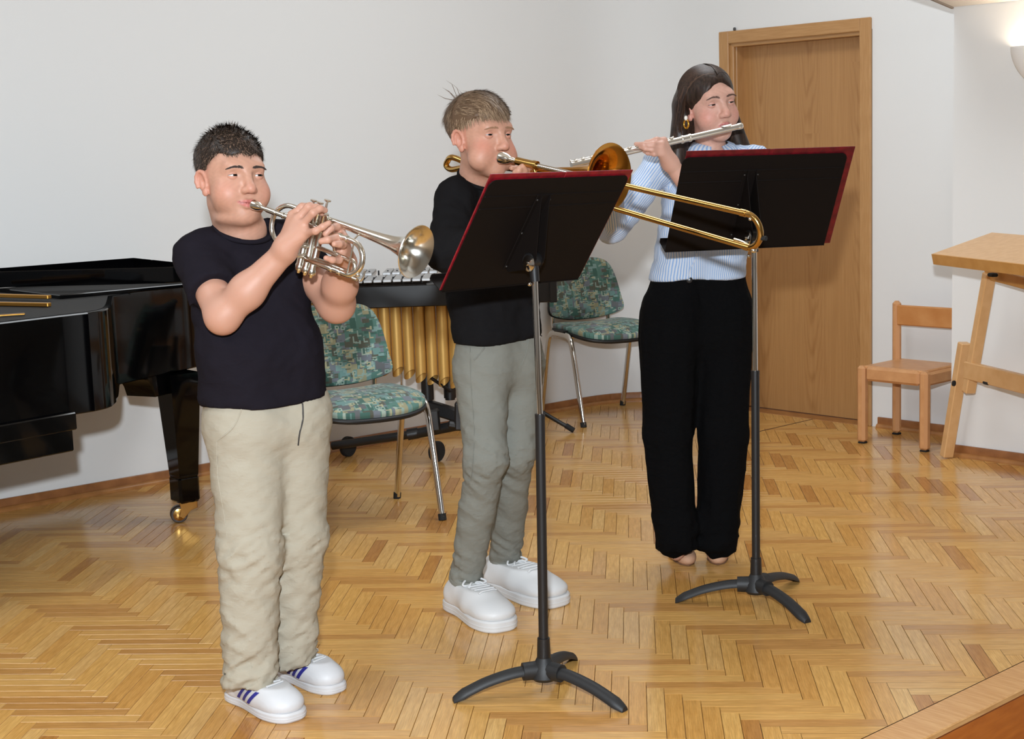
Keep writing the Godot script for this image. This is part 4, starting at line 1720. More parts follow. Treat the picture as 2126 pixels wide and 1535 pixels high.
	g.ball(Transform3D(Basis(), hd - up * 0.062 - hx * 0.02), Vector3(0.006, 0.006, 0.006), 12, 8)
	obj("screw", g, mats.chrome, t)
	g = Geo.new()
	for q in [yt - 0.015, (yt + yb) * 0.5, yb + 0.012]:
		for s in [-1.0, 1.0]:
			g.ball(xf * Transform3D(Basis(), Vector3(bx + s * 0.022, q, 0.011)), Vector3(0.003, 0.003, 0.002), 8, 5)
	obj("rivets", g, mats.steel, t)
	# the folder on the desk
	var fo := thing("folder", flabel, "folder", C - z * 0.002, "red music folders")
	var red := plain(Color(1, 1, 1), 0.45)
	red.albedo_texture = noise_tex(0.02, rgb(96, 10, 20), rgb(150, 22, 34), 512, 512, 4, 41 + int(shift * 100))
	if shift < 0.0: red.albedo_color = Color(0.78, 0.78, 0.8)
	var fx := Transform3D(Basis(x, y, z), Vector3.ZERO)
	for s in [-1.0, 1.0]:
		g = Geo.new()
		g.box(fx * Transform3D(Basis(z, s * 0.004), Vector3(s * (b * 0.5 + 0.002) + 0.004, 0.002, 0)), Vector3(b - 0.008, hl, 0.004), 0.0012)
		for i in g.v.size():
			var p := fx.affine_inverse() * g.v[i]
			g.uv[i] = Vector2(p.x, p.y) * 3.0
		obj("cover", g, red, fo)
	g = Geo.new()
	g.box(fx * Transform3D(Basis(), Vector3(0.004, 0.001, -0.0006)), Vector3(0.014, hl - 0.001, 0.003), 0.001)
	obj("spine", g, red, fo)
	g = Geo.new()
	g.box(fx * Transform3D(Basis(), Vector3(0, -0.004, -0.006)), Vector3(wl * 0.93, hl * 0.9, 0.006), 0.001)
	obj("sheets", g, plain(rgb(226, 224, 218), 0.8), fo)

# ---------------------------------------------------------------- trumpet: x forward from the mouth, y up, z to the player's right
var trumpet_xf: Transform3D

func build_trumpet() -> void:
	var m := at(529, 426, 3.965)
	var f := (at(737, 503, 3.775) - m).normalized()
	var up := (Vector3.UP + cam_b.x * 0.16).normalized()
	up = (up - f * up.dot(f)).normalized()
	var xf := Transform3D(Basis(f, up, f.cross(up)), Vector3.ZERO)
	trumpet_xf = Transform3D(xf.basis, m)
	var t := thing("trumpet", "silver trumpet played by the boy in beige trousers", "trumpet", m)
	var s := mats.silver as StandardMaterial3D
	var al := func(o: Vector3): return xf * frame(o, Vector3.RIGHT)
	var g := Geo.new()
	g.lathe([[0.0, 0.004], [0.008, 0.0], [0.0135, -0.001], [0.0142, 0.003], [0.0125, 0.012], [0.0115, 0.018], [0.0085, 0.024], [0.006, 0.03], [0.0062, 0.034], [0.0052, 0.04], [0.0045, 0.072], [0.0, 0.072]], al.call(Vector3(-0.004, 0, 0)), 24)
	obj("mouthpiece", g, s, t)
	g = Geo.new()
	g.rod(xf * Vector3(0.04, 0, 0), xf * Vector3(0.30, 0, 0), [0.0062, 0.0066], 16)
	g.rod(xf * Vector3(0.045, 0, 0), xf * Vector3(0.075, 0, 0), 0.0078, 16)
	g.rod(xf * Vector3(0.10, 0, 0), xf * Vector3(0.104, 0, 0), 0.0083, 16)
	g.rod(xf * Vector3(0.24, 0, 0), xf * Vector3(0.30, 0, 0), 0.0077, 16)
	obj("leadpipe", g, s, t)
	# main tuning slide: bow at the front and back to the third valve
	g = Geo.new()
	var bow := []
	for i in 13:
		var a := PI * i / 12
		bow.append(xf * Vector3(0.335 + sin(a) * 0.042, -0.042 + cos(a) * 0.042, -0.002))
	bow.push_front(xf * Vector3(0.29, 0, 0))
	bow.append(xf * Vector3(0.29, -0.084, -0.004))
	g.tube(PackedVector3Array(bow), 0.0072, 16)
	for q in [[0.318, 0.0], [0.296, 0.0], [0.318, -0.084], [0.29, -0.084]]:
		g.rod(xf * Vector3(q[0] - 0.006, q[1], -0.001), xf * Vector3(q[0], q[1], -0.001), 0.009, 16)
	obj("tuning_slide", g, s, t)
	g = Geo.new()
	g.rod(xf * Vector3(0.20, -0.084, -0.004), xf * Vector3(0.30, -0.084, -0.004), 0.0077, 16)
	obj("lower_tube", g, s, t)
	g = Geo.new()
	g.rod(xf * Vector3(0.345, -0.002, 0.006), xf * Vector3(0.345, -0.082, 0.006), 0.0022, 8)
	g.rod(xf * Vector3(0.33, 0.0, -0.006), xf * Vector3(0.33, 0.022, -0.03), 0.0022, 8)
	g.rod(xf * Vector3(0.10, 0.004, 0), xf * Vector3(0.135, 0.022, -0.03), 0.0025, 8)
	obj("brace", g, s, t)
	# water key
	g = Geo.new()
	g.ball(xf * Transform3D(Basis(), Vector3(0.374, -0.074, 0.0)), Vector3(0.006, 0.006, 0.006), 12, 8)
	g.tube(curve([xf * Vector3(0.374, -0.078, 0), xf * Vector3(0.385, -0.086, 0), xf * Vector3(0.392, -0.075, 0), xf * Vector3(0.392, -0.058, 0)], 4), 0.0025, 8)
	g.rod(xf * Vector3(0.362, -0.086, 0.002), xf * Vector3(0.376, -0.086, 0.002), 0.0045, 12)
	obj("water_key", g, s, t)
	# bell: tail bow near the player, straight pipe, flare
	var by := 0.024
	var bz := -0.031
	g = Geo.new()
	var tail := []
	for i in 15:
		var a := PI * i / 14
		tail.append(xf * Vector3(0.095 - sin(a) * 0.052, by - 0.052 + cos(a) * 0.052, bz + 0.004 * i / 14.0))
	tail.push_front(xf * Vector3(0.2, by, bz))
	tail.append(xf * Vector3(0.165, by - 0.104, bz + 0.012))
	g.tube(PackedVector3Array(tail), 0.0065, 16)
	obj("bell_bow", g, s, t)
	g = Geo.new()
	var prof := []
	var pts := [[0.0068, 0.18], [0.0078, 0.24], [0.0095, 0.30], [0.0115, 0.35], [0.0145, 0.40], [0.0185, 0.435], [0.0245, 0.46], [0.033, 0.48], [0.0455, 0.494], [0.058, 0.5025], [0.0655, 0.505]]
	var inner := []
	for q in pts: prof.append(q)
	prof.append([0.0665, 0.5065]); prof.append([0.0655, 0.508])
	for i in range(pts.size() - 2, -1, -1):
		prof.append([maxf(0.004, pts[i][0] - 0.0012), pts[i][1] + 0.0022])
	prof.append([0.0, 0.19])
	g.lathe(prof, al.call(Vector3(0, by, bz)), 48)
	obj("bell", g, s, t)
	# three valves with caps, stems and finger buttons
	for i in 3:
		var x := 0.175 + i * 0.0215
		var vx := xf * Transform3D(Basis(), Vector3(x, 0, -0.015))
		g = Geo.new()
		g.lathe([[0.0, -0.128], [0.004, -0.128], [0.006, -0.122], [0.0105, -0.120], [0.0115, -0.116], [0.0115, -0.106], [0.0098, -0.104], [0.0098, 0.028], [0.0112, 0.03], [0.0112, 0.038], [0.008, 0.041], [0.0, 0.041]], vx, 22)
		var o := obj("valve", g, s, t)
		g = Geo.new()
		var press := 0.012 if i < 2 else 0.0
		g.lathe([[0.0, 0.03], [0.003, 0.03], [0.003, 0.068 - press], [0.0085, 0.070 - press], [0.009, 0.073 - press], [0.0075, 0.0745 - press], [0.0, 0.0745 - press]], vx, 18)
		obj("button", g, s, o)
	# first, second and third valve slides
	g = Geo.new()
	g.tube(slide_loop(xf, Vector3(0.168, -0.02, -0.012), -0.05, 0.028, 0.0), 0.0055, 12)
	obj("first_slide", g, s, t)
	g = Geo.new()
	g.tube(curve([xf * Vector3(0.194, -0.052, -0.008), xf * Vector3(0.19, -0.052, 0.022), xf * Vector3(0.188, -0.058, 0.031), xf * Vector3(0.188, -0.072, 0.031), xf * Vector3(0.19, -0.078, 0.022), xf * Vector3(0.194, -0.078, -0.008)], 5), 0.0062, 14)
	obj("second_slide", g, s, t)
	g = Geo.new()
	g.tube(slide_loop(xf, Vector3(0.222, -0.048, -0.012), 0.115, 0.03, 0.002), 0.0058, 12)
	g.rod(xf * Vector3(0.29, -0.048, -0.011), xf * Vector3(0.296, -0.048, -0.011), 0.0075, 12)
	obj("third_slide", g, s, t)
	g = Geo.new()
	var ring := []
	for i in 16:
		var a := TAU * i / 16
		ring.append(xf * Vector3(0.285, -0.03 + cos(a) * 0.0125, -0.011 + sin(a) * 0.0125))
	g.tube(PackedVector3Array(ring), 0.002, 8, false, true)
	obj("finger_ring", g, s, t)
	g = Geo.new()
	g.tube(curve([xf * Vector3(0.232, 0.008, 0.004), xf * Vector3(0.242, 0.016, 0.006), xf * Vector3(0.25, 0.012, 0.006), xf * Vector3(0.25, 0.004, 0.004)], 4), 0.0025, 8)
	obj("finger_hook", g, s, t)

func slide_loop(xf: Transform3D, o: Vector3, len: float, gap: float, dz: float) -> PackedVector3Array:
	var out := PackedVector3Array([xf * o])
	var r := gap * 0.5
	for i in 9:
		var a := PI * i / 8
		out.append(xf * (o + Vector3(len + sin(a) * r * signf(len), -r + cos(a) * r, dz)))
	out.append(xf * (o + Vector3(0, -gap, 0)))
	return out

# ---------------------------------------------------------------- trombone
func build_trombone() -> void:
	var mo := at(1041, 327, 4.625)
	var t := thing("trombone", "brass trombone with extended slide played by the boy in grey trousers", "trombone", mo)
	var b := mats.brass as StandardMaterial3D
	var e := at(1546, 443, 4.12)
	var f := (e - mo).normalized()
	var L := mo.distance_to(e)
	var l0 := at(1290, 437, 4.41)
	var l1 := at(1553, 514, 4.14)
	var lf := (l1 - l0).normalized()
	var ls := l0 - lf * 0.40
	var g := Geo.new()
	g.lathe([[0.0, 0.006], [0.013, 0.001], [0.0185, 0.0], [0.0195, 0.003], [0.0185, 0.01], [0.0165, 0.02], [0.013, 0.03], [0.0075, 0.04], [0.0085, 0.046], [0.0065, 0.052], [0.0058, 0.085], [0.0, 0.085]], frame(-f * 0.004, f), 26)
	obj("mouthpiece", g, mats.silver, t)
	g = Geo.new()
	g.rod(f * 0.058, f * 0.135, 0.0118, 18)
	g.rod(f * 0.120, f * 0.135, 0.0135, 18)
	obj("receiver", g, b, t)
	g = Geo.new()
	g.rod(f * 0.13, f * (L * 0.52), 0.0072, 16)
	var ls0 := ls - mo
	g.rod(ls0 - lf * 0.05, ls0 + lf * 0.42, 0.0072, 16)
	obj("inner_slide", g, mats.chrome, t)
	g = Geo.new()
	g.rod(f * (L * 0.49), e - mo, 0.0084, 16)
	obj("outer_slide", g, b, t)
	g = Geo.new()
	g.rod(ls0 + lf * 0.38, l1 - mo, 0.0084, 16)
	obj("outer_slide", g, b, t)
	# slide bow with its ferrules, guard and bumper
	g = Geo.new()
	var a0 := e - mo
	var a1 := l1 - mo
	var mid := (a0 + a1) * 0.5
	var half := (a0 - a1) * 0.5
	var ff := (f + lf).normalized()
	ff = (ff - half.normalized() * ff.dot(half.normalized())).normalized()
	var bow := []
	for i in 17:
		var a := PI * i / 16
		bow.append(mid + half * cos(a) + ff * sin(a) * half.length() * 0.92)
	g.tube(PackedVector3Array(bow), 0.0088, 18)
	g.rod(a0 - f * 0.012, a0 + f * 0.004, 0.0102, 16)
	g.rod(a1 - lf * 0.012, a1 + lf * 0.004, 0.0102, 16)
	obj("slide_bow", g, b, t)
	g = Geo.new()
	var bp: Vector3 = bow[10]
	g.rod(bp, bp + ff * 0.02, 0.0065, 12)
	obj("bumper", g, mats.rubber, t)
	g = Geo.new()
	var wk: Vector3 = bow[14]
	g.ball(Transform3D(Basis(), wk + (a1 - a0).normalized() * 0.01), Vector3(0.009, 0.008, 0.009), 12, 8)
	g.tube(curve([a1 - lf * 0.045 + cam_b.y * 0.012, a1 - lf * 0.01 + cam_b.y * 0.010, wk - cam_b.y * 0.006, wk + cam_b.x * 0.012 - cam_b.y * 0.002], 4), 0.0032, 8)
	g.ball(Transform3D(Basis(), bow[4] - cam_b.x * 0.013), Vector3(0.005, 0.005, 0.005), 10, 7)
	obj("water_key", g, mats.silver, t)
	# bell section, its tail bow behind the player's neck
	var bc := at(1264, 368, 4.50)
	var br := at(955, 340, 4.87)
	var bd := (bc - br).normalized()
	bd = (bd + Vector3(0, 0, 0.10)).normalized()
	g = Geo.new()
	var BL := 0.56
	var pts := [[0.0088, 0.0], [0.0095, 0.15], [0.012, 0.27], [0.0155, 0.36], [0.021, 0.42], [0.029, 0.47], [0.04, 0.51], [0.055, 0.537], [0.074, 0.553], [0.092, 0.559], [0.0975, BL]]
	var prof := []
	for q in pts: prof.append(q)
	prof.append([0.0995, BL + 0.0015]); prof.append([0.098, BL + 0.0035])
	for i in range(pts.size() - 2, -1, -1):
		prof.append([maxf(0.005, pts[i][0] - 0.0015), pts[i][1] + 0.003])
	prof.append([0.0, 0.01])
	var bell_m := plain(rgb(206, 146, 62), 0.14, 1.0)
	g.lathe(prof, frame(bc - mo - bd * BL, bd), 56)
	obj("bell", g, bell_m, t)
	g = Geo.new()
	var s0 := bc - mo - bd * BL
	var s1 := at(962, 356, 4.85) - mo
	var bowb := [s0 + bd * 0.02, s0]
	var ctr := (at(927, 346, 4.98) - mo)
	g.tube(curve([s0 + bd * 0.06, s0 - bd * 0.005, at(940, 327, 4.93) - mo, at(929, 335, 4.96) - mo, at(927, 345, 4.97) - mo, at(938, 352, 4.95) - mo, at(960, 348, 4.9) - mo, at(985, 343, 4.83) - mo], 6), 0.0095, 16)
	obj("tuning_bow", g, b, t)
	g = Geo.new()
	var rec := f * 0.12
	var far := bc - mo - bd * 0.34
	g.rod(rec - Vector3(0, 0.006, 0), rec + Vector3(0.012, -0.045, 0.0), 0.006, 12)
	g.rod(rec + Vector3(0.014, -0.03, 0), far, 0.0045, 10)
	obj("brace", g, b, t)
	g = Geo.new()
	g.rod(f * 0.14, ls0 + lf * 0.02, 0.0055, 10)
	obj("slide_brace", g, b, t)

# ---------------------------------------------------------------- flute
var flute_a: Vector3
var flute_d: Vector3

func build_flute() -> void:
	var a := at(1541, 261, 5.10)      # crown, past the lips
	var b := at(1186, 343, 4.87)      # foot
	flute_a = a
	flute_d = (b - a).normalized()
	var L := a.distance_to(b)
	var t := thing("flute", "silver flute held across by the girl in the striped shirt", "flute", a)
	var s := plain(rgb(232, 226, 216), 0.3, 0.9)
	var d := flute_d
	var g := Geo.new()
	g.lathe([[0.0, 0.0], [0.0085, 0.0], [0.0105, 0.003], [0.0105, 0.016], [0.0098, 0.018], [0.0098, 0.02]], frame(Vector3.ZERO, d), 22)
	g.rod(Vector3(0, 0, 0) + d * 0.018, d * (L * 0.33), [0.0094, 0.0102], 22)
	obj("head_joint", g, s, t)
	g = Geo.new()
	g.rod(d * (L * 0.31), d * (L * 0.36), 0.0115, 22)
	for q in [0.312, 0.357]:
		g.rod(d * (L * q), d * (L * q + 0.005), 0.0132, 22)
	obj("barrel", g, s, t)
	g = Geo.new()
	g.rod(d * (L * 0.35), d * (L * 0.86), 0.0103, 22)
	obj("body_joint", g, s, t)
	g = Geo.new()
	g.rod(d * (L * 0.85), d * L, 0.0103, 22)
	g.rod(d * (L * 0.85), d * (L * 0.86), 0.012, 22)
	obj("foot_joint", g, s, t)
	# lip plate
	g = Geo.new()
	var up := (Vector3.UP - d * d.y).normalized()
	var bk := d.cross(up)             # away from or towards the player
	var xf := Transform3D(Basis(d, up, bk), d * (L * 0.095))
	var rows := []
	for i in 7:
		var row := []
		for k in 9:
			var u := (i / 3.0 - 1.0)
			var ang := (k / 8.0 - 0.5) * 2.0
			var w := sqrt(maxf(0.0, 1.0 - u * u * 0.98))
			var th := PI * 0.5 + ang * 1.15 * w
			row.append(xf * (Vector3(u * 0.019, sin(th) * 0.0135 + 0.001, cos(th) * 0.0135)))
		rows.append(row)
	g.surf(rows)
	obj("lip_plate", g, s, t)
	# keys, their rod and posts
	var keys := [0.42, 0.475, 0.52, 0.565, 0.62, 0.665, 0.71, 0.755, 0.80, 0.88, 0.93, 0.97]
	for q in keys:
		g = Geo.new()
		g.lathe([[0.0, 0.0], [0.0075, 0.0], [0.0078, 0.0025], [0.006, 0.0035], [0.0, 0.003]], frame(d * (L * q) + up * 0.0118, up), 16)
		obj("key", g, s, t)
	g = Geo.new()
	g.rod(d * (L * 0.40) + up * 0.010 + bk * 0.011, d * (L * 0.99) + up * 0.010 + bk * 0.011, 0.0024, 8)
	g.rod(d * (L * 0.84) + up * 0.011 - bk * 0.011, d * (L * 1.0) + up * 0.011 - bk * 0.011, 0.002, 8)
	obj("key_rod", g, s, t)
	for q in [0.40, 0.5, 0.6, 0.7, 0.8, 0.86, 0.92, 0.99]:
		g = Geo.new()
		g.rod(d * (L * q), d * (L * q) + up * 0.012 + bk * 0.012, 0.002, 8)
		g.ball(Transform3D(Basis(), d * (L * q) + up * 0.0125 + bk * 0.0125), Vector3(0.0034, 0.0034, 0.0034), 8, 6)
		obj("post", g, s, t)

# ---------------------------------------------------------------- heads
# head frame: origin between the eyes, inside the skull; x to the person's left, y up, z forward; lengths for a 0.22 m head

func skin_col(base: Color, p: Vector3, o: Dictionary) -> Color:
	var c := base * (1.0 + 0.05 * sin(p.x * 310.0 + 3.0 * sin(p.y * 170.0)) * sin(p.y * 260.0 + 2.0 * sin(p.z * 210.0)))
	c.a = 1.0
	var bl := 0.0
	for s in [-1.0, 1.0]:
		bl = maxf(bl, exp(-(p - Vector3(s * 0.044, -0.034, 0.06)).length_squared() / 0.00055))
	bl = bl * o.get("blush", 0.5) + 0.35 * exp(-(p - Vector3(0, -0.03, 0.104)).length_squared() / 0.0002)
	if absf(p.x) > 0.062 and p.z < 0.02 and p.y > -0.05 and p.y < 0.03:
		bl = maxf(bl, 0.3)
	c = c.lerp(o.get("red", lin(224, 140, 118)), clampf(bl, 0, 1))
	var my: float = o.get("mouth_y", -0.0642)
	var mw: float = o.get("mouth_w", 0.024)
	my += o.get("smile", 0.0) * pow(absf(p.x) / mw, 2.0)
	var e := pow(p.x / mw, 2.0) + pow((p.y - my) / (0.0085 * (1.0 - 0.45 * pow(clampf(absf(p.x) / mw, 0, 1), 2.0))), 2.0)
	if p.z > 0.066 and e < 1.4:
		c = c.lerp(o.get("lip", lin(196, 112, 104)), clampf((1.4 - e) * 2.0, 0.0, 0.85))
		if absf(p.y - my - 0.0012) < 0.0016 and absf(p.x) < mw * 0.95:  # crease between the lips, its shade put into the colour
			c = c.lerp(lin(120, 50, 46), 0.7)
	for s in [-1.0, 1.0]:          # nostrils: shade of the openings put into the skin colour
		if (p - Vector3(s * 0.0065, -0.0405, 0.0985)).length() < 0.0038:
			c = c.lerp(lin(110, 55, 45), 0.8)
	return c

func head_soft(o: Dictionary, neck: Vector3) -> Soft:
	var s := Soft.new()
	var ck: float = o.get("cheek", 1.0)
	s.egg(Vector3(0, 0.035, -0.018), Vector3(0.071, 0.078, 0.093), 0.03)
	s.egg(Vector3(0, -0.016, 0.020), Vector3(0.061, 0.077, 0.066), 0.035)
	s.egg(Vector3(0, -0.064, 0.028), Vector3(0.047 * o.get("jaw", 1.0), 0.042, 0.05), 0.03)
	s.egg(Vector3(0, -0.093, 0.058), Vector3(0.022, 0.016, 0.018), 0.03)
	for q in [-1.0, 1.0]:
		s.egg(Vector3(q * 0.040, -0.040 + o.get("cheek_dy", 0.0), 0.049), Vector3(0.025, 0.027, 0.028) * ck, 0.025)
		if o.has("puff"):
			s.egg(Vector3(q * 0.047, -0.062, 0.047), Vector3.ONE * o.puff, 0.018)
	if o.has("chin2"):
		s.egg(Vector3(0, -0.094, 0.020), Vector3(0.053, 0.023, 0.050) * o.chin2, 0.010)
	s.cap(Vector3(-0.034, 0.022, 0.070), Vector3(0.034, 0.022, 0.070), 0.0135, 0.0135, 0.022)
	# nose
	s.cap(Vector3(0, 0.012, 0.080), Vector3(0, -0.024, 0.0985), 0.0072, 0.0098, 0.014)
	s.egg(Vector3(0, -0.0315, 0.1005), Vector3(0.0118, 0.0102, 0.0112), 0.010)
	for q in [-1.0, 1.0]:
		s.egg(Vector3(q * 0.0125, -0.0345, 0.091), Vector3(0.0072, 0.0068, 0.0095), 0.007)
	# eye hollows
	for q in [-1.0, 1.0]:
		s.egg(Vector3(q * 0.0315, 0.002, 0.0905), Vector3(0.0180, 0.0108, 0.0130), 0.010, Basis(), 1)
	# lips
	var my: float = o.get("mouth_y", -0.0642)
	var mw: float = o.get("mouth_w", 0.024) * 0.92
	var mz: float = o.get("mouth_z", 0.0)
	var sm: float = o.get("smile", 0.0)
	s.chain([Vector3(-mw, my + 0.001 + sm, 0.077 + mz), Vector3(-mw * 0.3, my + 0.0042, 0.0865 + mz), Vector3(mw * 0.3, my + 0.0042, 0.0865 + mz), Vector3(mw, my + 0.001 + sm, 0.077 + mz)], [0.0028, 0.0047, 0.0047, 0.0028], 0.006)
	s.chain([Vector3(-mw * 0.85, my - 0.002 + sm * 0.8, 0.077 + mz), Vector3(-mw * 0.25, my - 0.0052, 0.0862 + mz), Vector3(mw * 0.25, my - 0.0052, 0.0862 + mz), Vector3(mw * 0.85, my - 0.002 + sm * 0.8, 0.077 + mz)], [0.003, 0.0053, 0.0053, 0.003], 0.006)
	s.chain([Vector3(-mw * 1.05, my + sm, 0.0835 + mz), Vector3(0, my - 0.0004, 0.0935 + mz), Vector3(mw * 1.05, my + sm, 0.0835 + mz)], [0.001, 0.0018, 0.001], 0.003)
	for i in 2:
		s.op[s.op.size() - 1 - i] = 1
	# neck, before the ears so that they stay crisp
	s.cap(Vector3(0, -0.055, -0.024), neck, o.get("neck_r", 0.05), o.get("neck_r2", 0.058), 0.022)
	# ears
	for q in [-1.0, 1.0]:
		var er := Basis(Vector3.UP, q * -0.42) * Basis(Vector3.RIGHT, -0.18)
		var ec := Vector3(q * 0.0695, -0.010, -0.010)
		s.egg(ec, Vector3(0.0056, 0.025, 0.0145), 0.006, er)
		var rim := []
		for i in 10:
			var a := deg_to_rad(-60.0 + i * 29.0)
			rim.append(ec + er * Vector3(q * 0.0055, 0.003 + sin(a) * 0.0255, cos(a) * 0.0155 - 0.002))
		rim.reverse()
		s.chain(rim, [0.0042, 0.0042, 0.0042, 0.0040, 0.0038, 0.0037, 0.0036, 0.0036, 0.0036, 0.0036], 0.004)
		s.egg(ec + er * Vector3(q * 0.004, -0.024, 0.003), Vector3(0.0055, 0.009, 0.008), 0.006, er)
		s.egg(ec + er * Vector3(q * 0.0085, -0.002, 0.003), Vector3(0.0085, 0.0115, 0.0078), 0.003, er, 1)
		s.egg(ec + er * Vector3(q * 0.0085, 0.013, -0.002), Vector3(0.0065, 0.0065, 0.0075), 0.003, er, 1)
	return s

func make_head(g: Geo, xf: Transform3D, o: Dictionary, neck_world: Vector3) -> void:
	var neck := xf.affine_inverse() * neck_world
	var s := head_soft(o, neck)
	var base: Color = o.skin
	var bb := s.bounds(0.01)
	var cf := func(p: Vector3, _n: Vector3): return skin_col(base, p, o)
	s.to_geo(g, bb.position, bb.end, 0.0027, cf, null, xf)
	# lids: shells over the eyeballs with a gap for the eye
	for q in [-1.0, 1.0]:
		for up in [1.0, -1.0]:
			var rows := []
			for i in 7:
				var row := []
				for k in 17:
					var az := lerpf(-78, 78, k / 16.0)
					var open: float = (o.get("lid_up", 16.0) if up > 0 else o.get("lid_low", 12.0)) * pow(maxf(0.0, cos(deg_to_rad(clampf(az * 90.0 / 66.0, -90, 90)))), 0.75)
					var e0: float = open * up + o.get("lid_mid", -1.0)
					var e := deg_to_rad(lerpf(e0, 80.0 * up, i / 6.0))
					var r := 0.0158 if i > 0 else 0.0152
					var a2 := deg_to_rad(az)
					row.append(Vector3(sin(a2) * cos(e), sin(e), cos(a2) * cos(e)) * r + eye_at(q))
				rows.append(row)
			if up < 0:
				for r in rows: r.reverse()
			var lg := Geo.new()
			lg.surf(rows)
			for i in lg.c.size():
				lg.c[i] = base.lerp(o.get("red", lin(224, 140, 118)), 0.22)
			g.add(lg, xf)

func eye_at(q: float) -> Vector3:
	return Vector3(q * 0.0312, 0.002, 0.0662)

func make_eyes(parent: Node, xf: Transform3D, o: Dictionary) -> void:
	var white := plain(rgb(186, 178, 172), 0.4)
	var iris := plain(o.get("iris", rgb(56, 36, 26)), 0.3)
	var pupil := plain(rgb(8, 8, 8), 0.1)
	var lash := plain(rgb(36, 26, 22), 0.7)
	for q in [-1.0, 1.0]:
		var ex := Transform3D(Basis(), eye_at(q))
		var g := Geo.new()
		g.ball(xf * ex, Vector3.ONE * 0.0148, 20, 14)
		var e := obj("eye", g, white, parent, true)
		var gz: Vector3 = o.get("gaze", Vector3(0, 0, 1)).normalized()
		var f := frame(eye_at(q), gz)
		g = Geo.new()
		g.lathe([[0.0, 0.0150], [0.0024, 0.0149], [0.0045, 0.0144], [0.0074, 0.0131], [0.0074, 0.0120]], xf * f, 22)
		for i in g.n.size(): pass
		obj("iris", g, iris, e, true)
		g = Geo.new()
		g.lathe([[0.0, 0.0152], [0.0028, 0.0150], [0.0034, 0.0146]], xf * f, 16)
		obj("pupil", g, pupil, e, true)
		# lash line and brow
		g = Geo.new()
		var pts := []
		for k in 13:
			var az := lerpf(-64, 64, k / 12.0)
			var open: float = o.get("lid_up", 16.0) * pow(maxf(0.0, cos(deg_to_rad(az * 90.0 / 66.0))), 0.75)
			var el := deg_to_rad(open + o.get("lid_mid", -1.0))
			var a2 := deg_to_rad(az)
			pts.append(xf * (eye_at(q) + Vector3(sin(a2) * cos(el), sin(el), cos(a2) * cos(el)) * 0.0141))
		g.tube(PackedVector3Array(pts), o.get("lash_r", 0.0008), 6)
		obj("eyelash", g, lash, parent, true)
	var r := RandomNumberGenerator.new()
	r.seed = 5
	var bm := plain(o.brow, 0.8)
	var sk := head_soft(o, Vector3(0, -0.2, -0.03))
	var use := PackedInt32Array(range(sk.ty.size()))
	for q in [-1.0, 1.0]:
		var g := Geo.new()
		for i in 110:
			var t := r.randf()
			var x := lerpf(0.011, 0.047, t)
			var y: float = o.get("brow_y", 0.0215) + o.get("brow_arch", 0.005) * sin(t * PI * 0.85) - 0.004 * t + (r.randf() - 0.5) * lerpf(0.0065, 0.0025, t)
			var p := Vector3(q * x, y, 0.10)
			for it in 8:        # drop onto the skin
				p.z -= sk.value(p, use) * 0.8
			var nn := Vector3(q * x * 6.0, 0.1, 1).normalized()
			var dd := (Vector3(q, 0.35 - 0.75 * t, -x * 5.0)).normalized() * (0.0055 + r.randf() * 0.002)
			ribbon(g, xf, [p + nn * 0.0003, p + dd * 0.5 + nn * 0.0011, p + dd + nn * 0.0006], 0.0006 * o.get("brow_w", 1.0), nn, Color.WHITE)
		obj("eyebrow", g, bm, parent, true)

func ribbon(g: Geo, xf: Transform3D, pts: Array, w: float, nn: Vector3, col: Color) -> void:      # a tapering strand
	var m := pts.size()
	var prev := []
	for i in m:
		var t: Vector3 = (pts[mini(i + 1, m - 1)] - pts[maxi(i - 1, 0)])
		var sd := t.cross(nn).normalized() * w * (1.0 if i < m - 1 else 0.15)
		var n2 := (xf.basis * nn).normalized()
		var a := g.vert(xf * (pts[i] - sd), n2, Vector2(0, float(i) / m), col)
		var b := g.vert(xf * (pts[i] + sd), n2, Vector2(1, float(i) / m), col)
		if i > 0:
			g.quad(prev[0], prev[1], b, a)
		prev = [a, b]

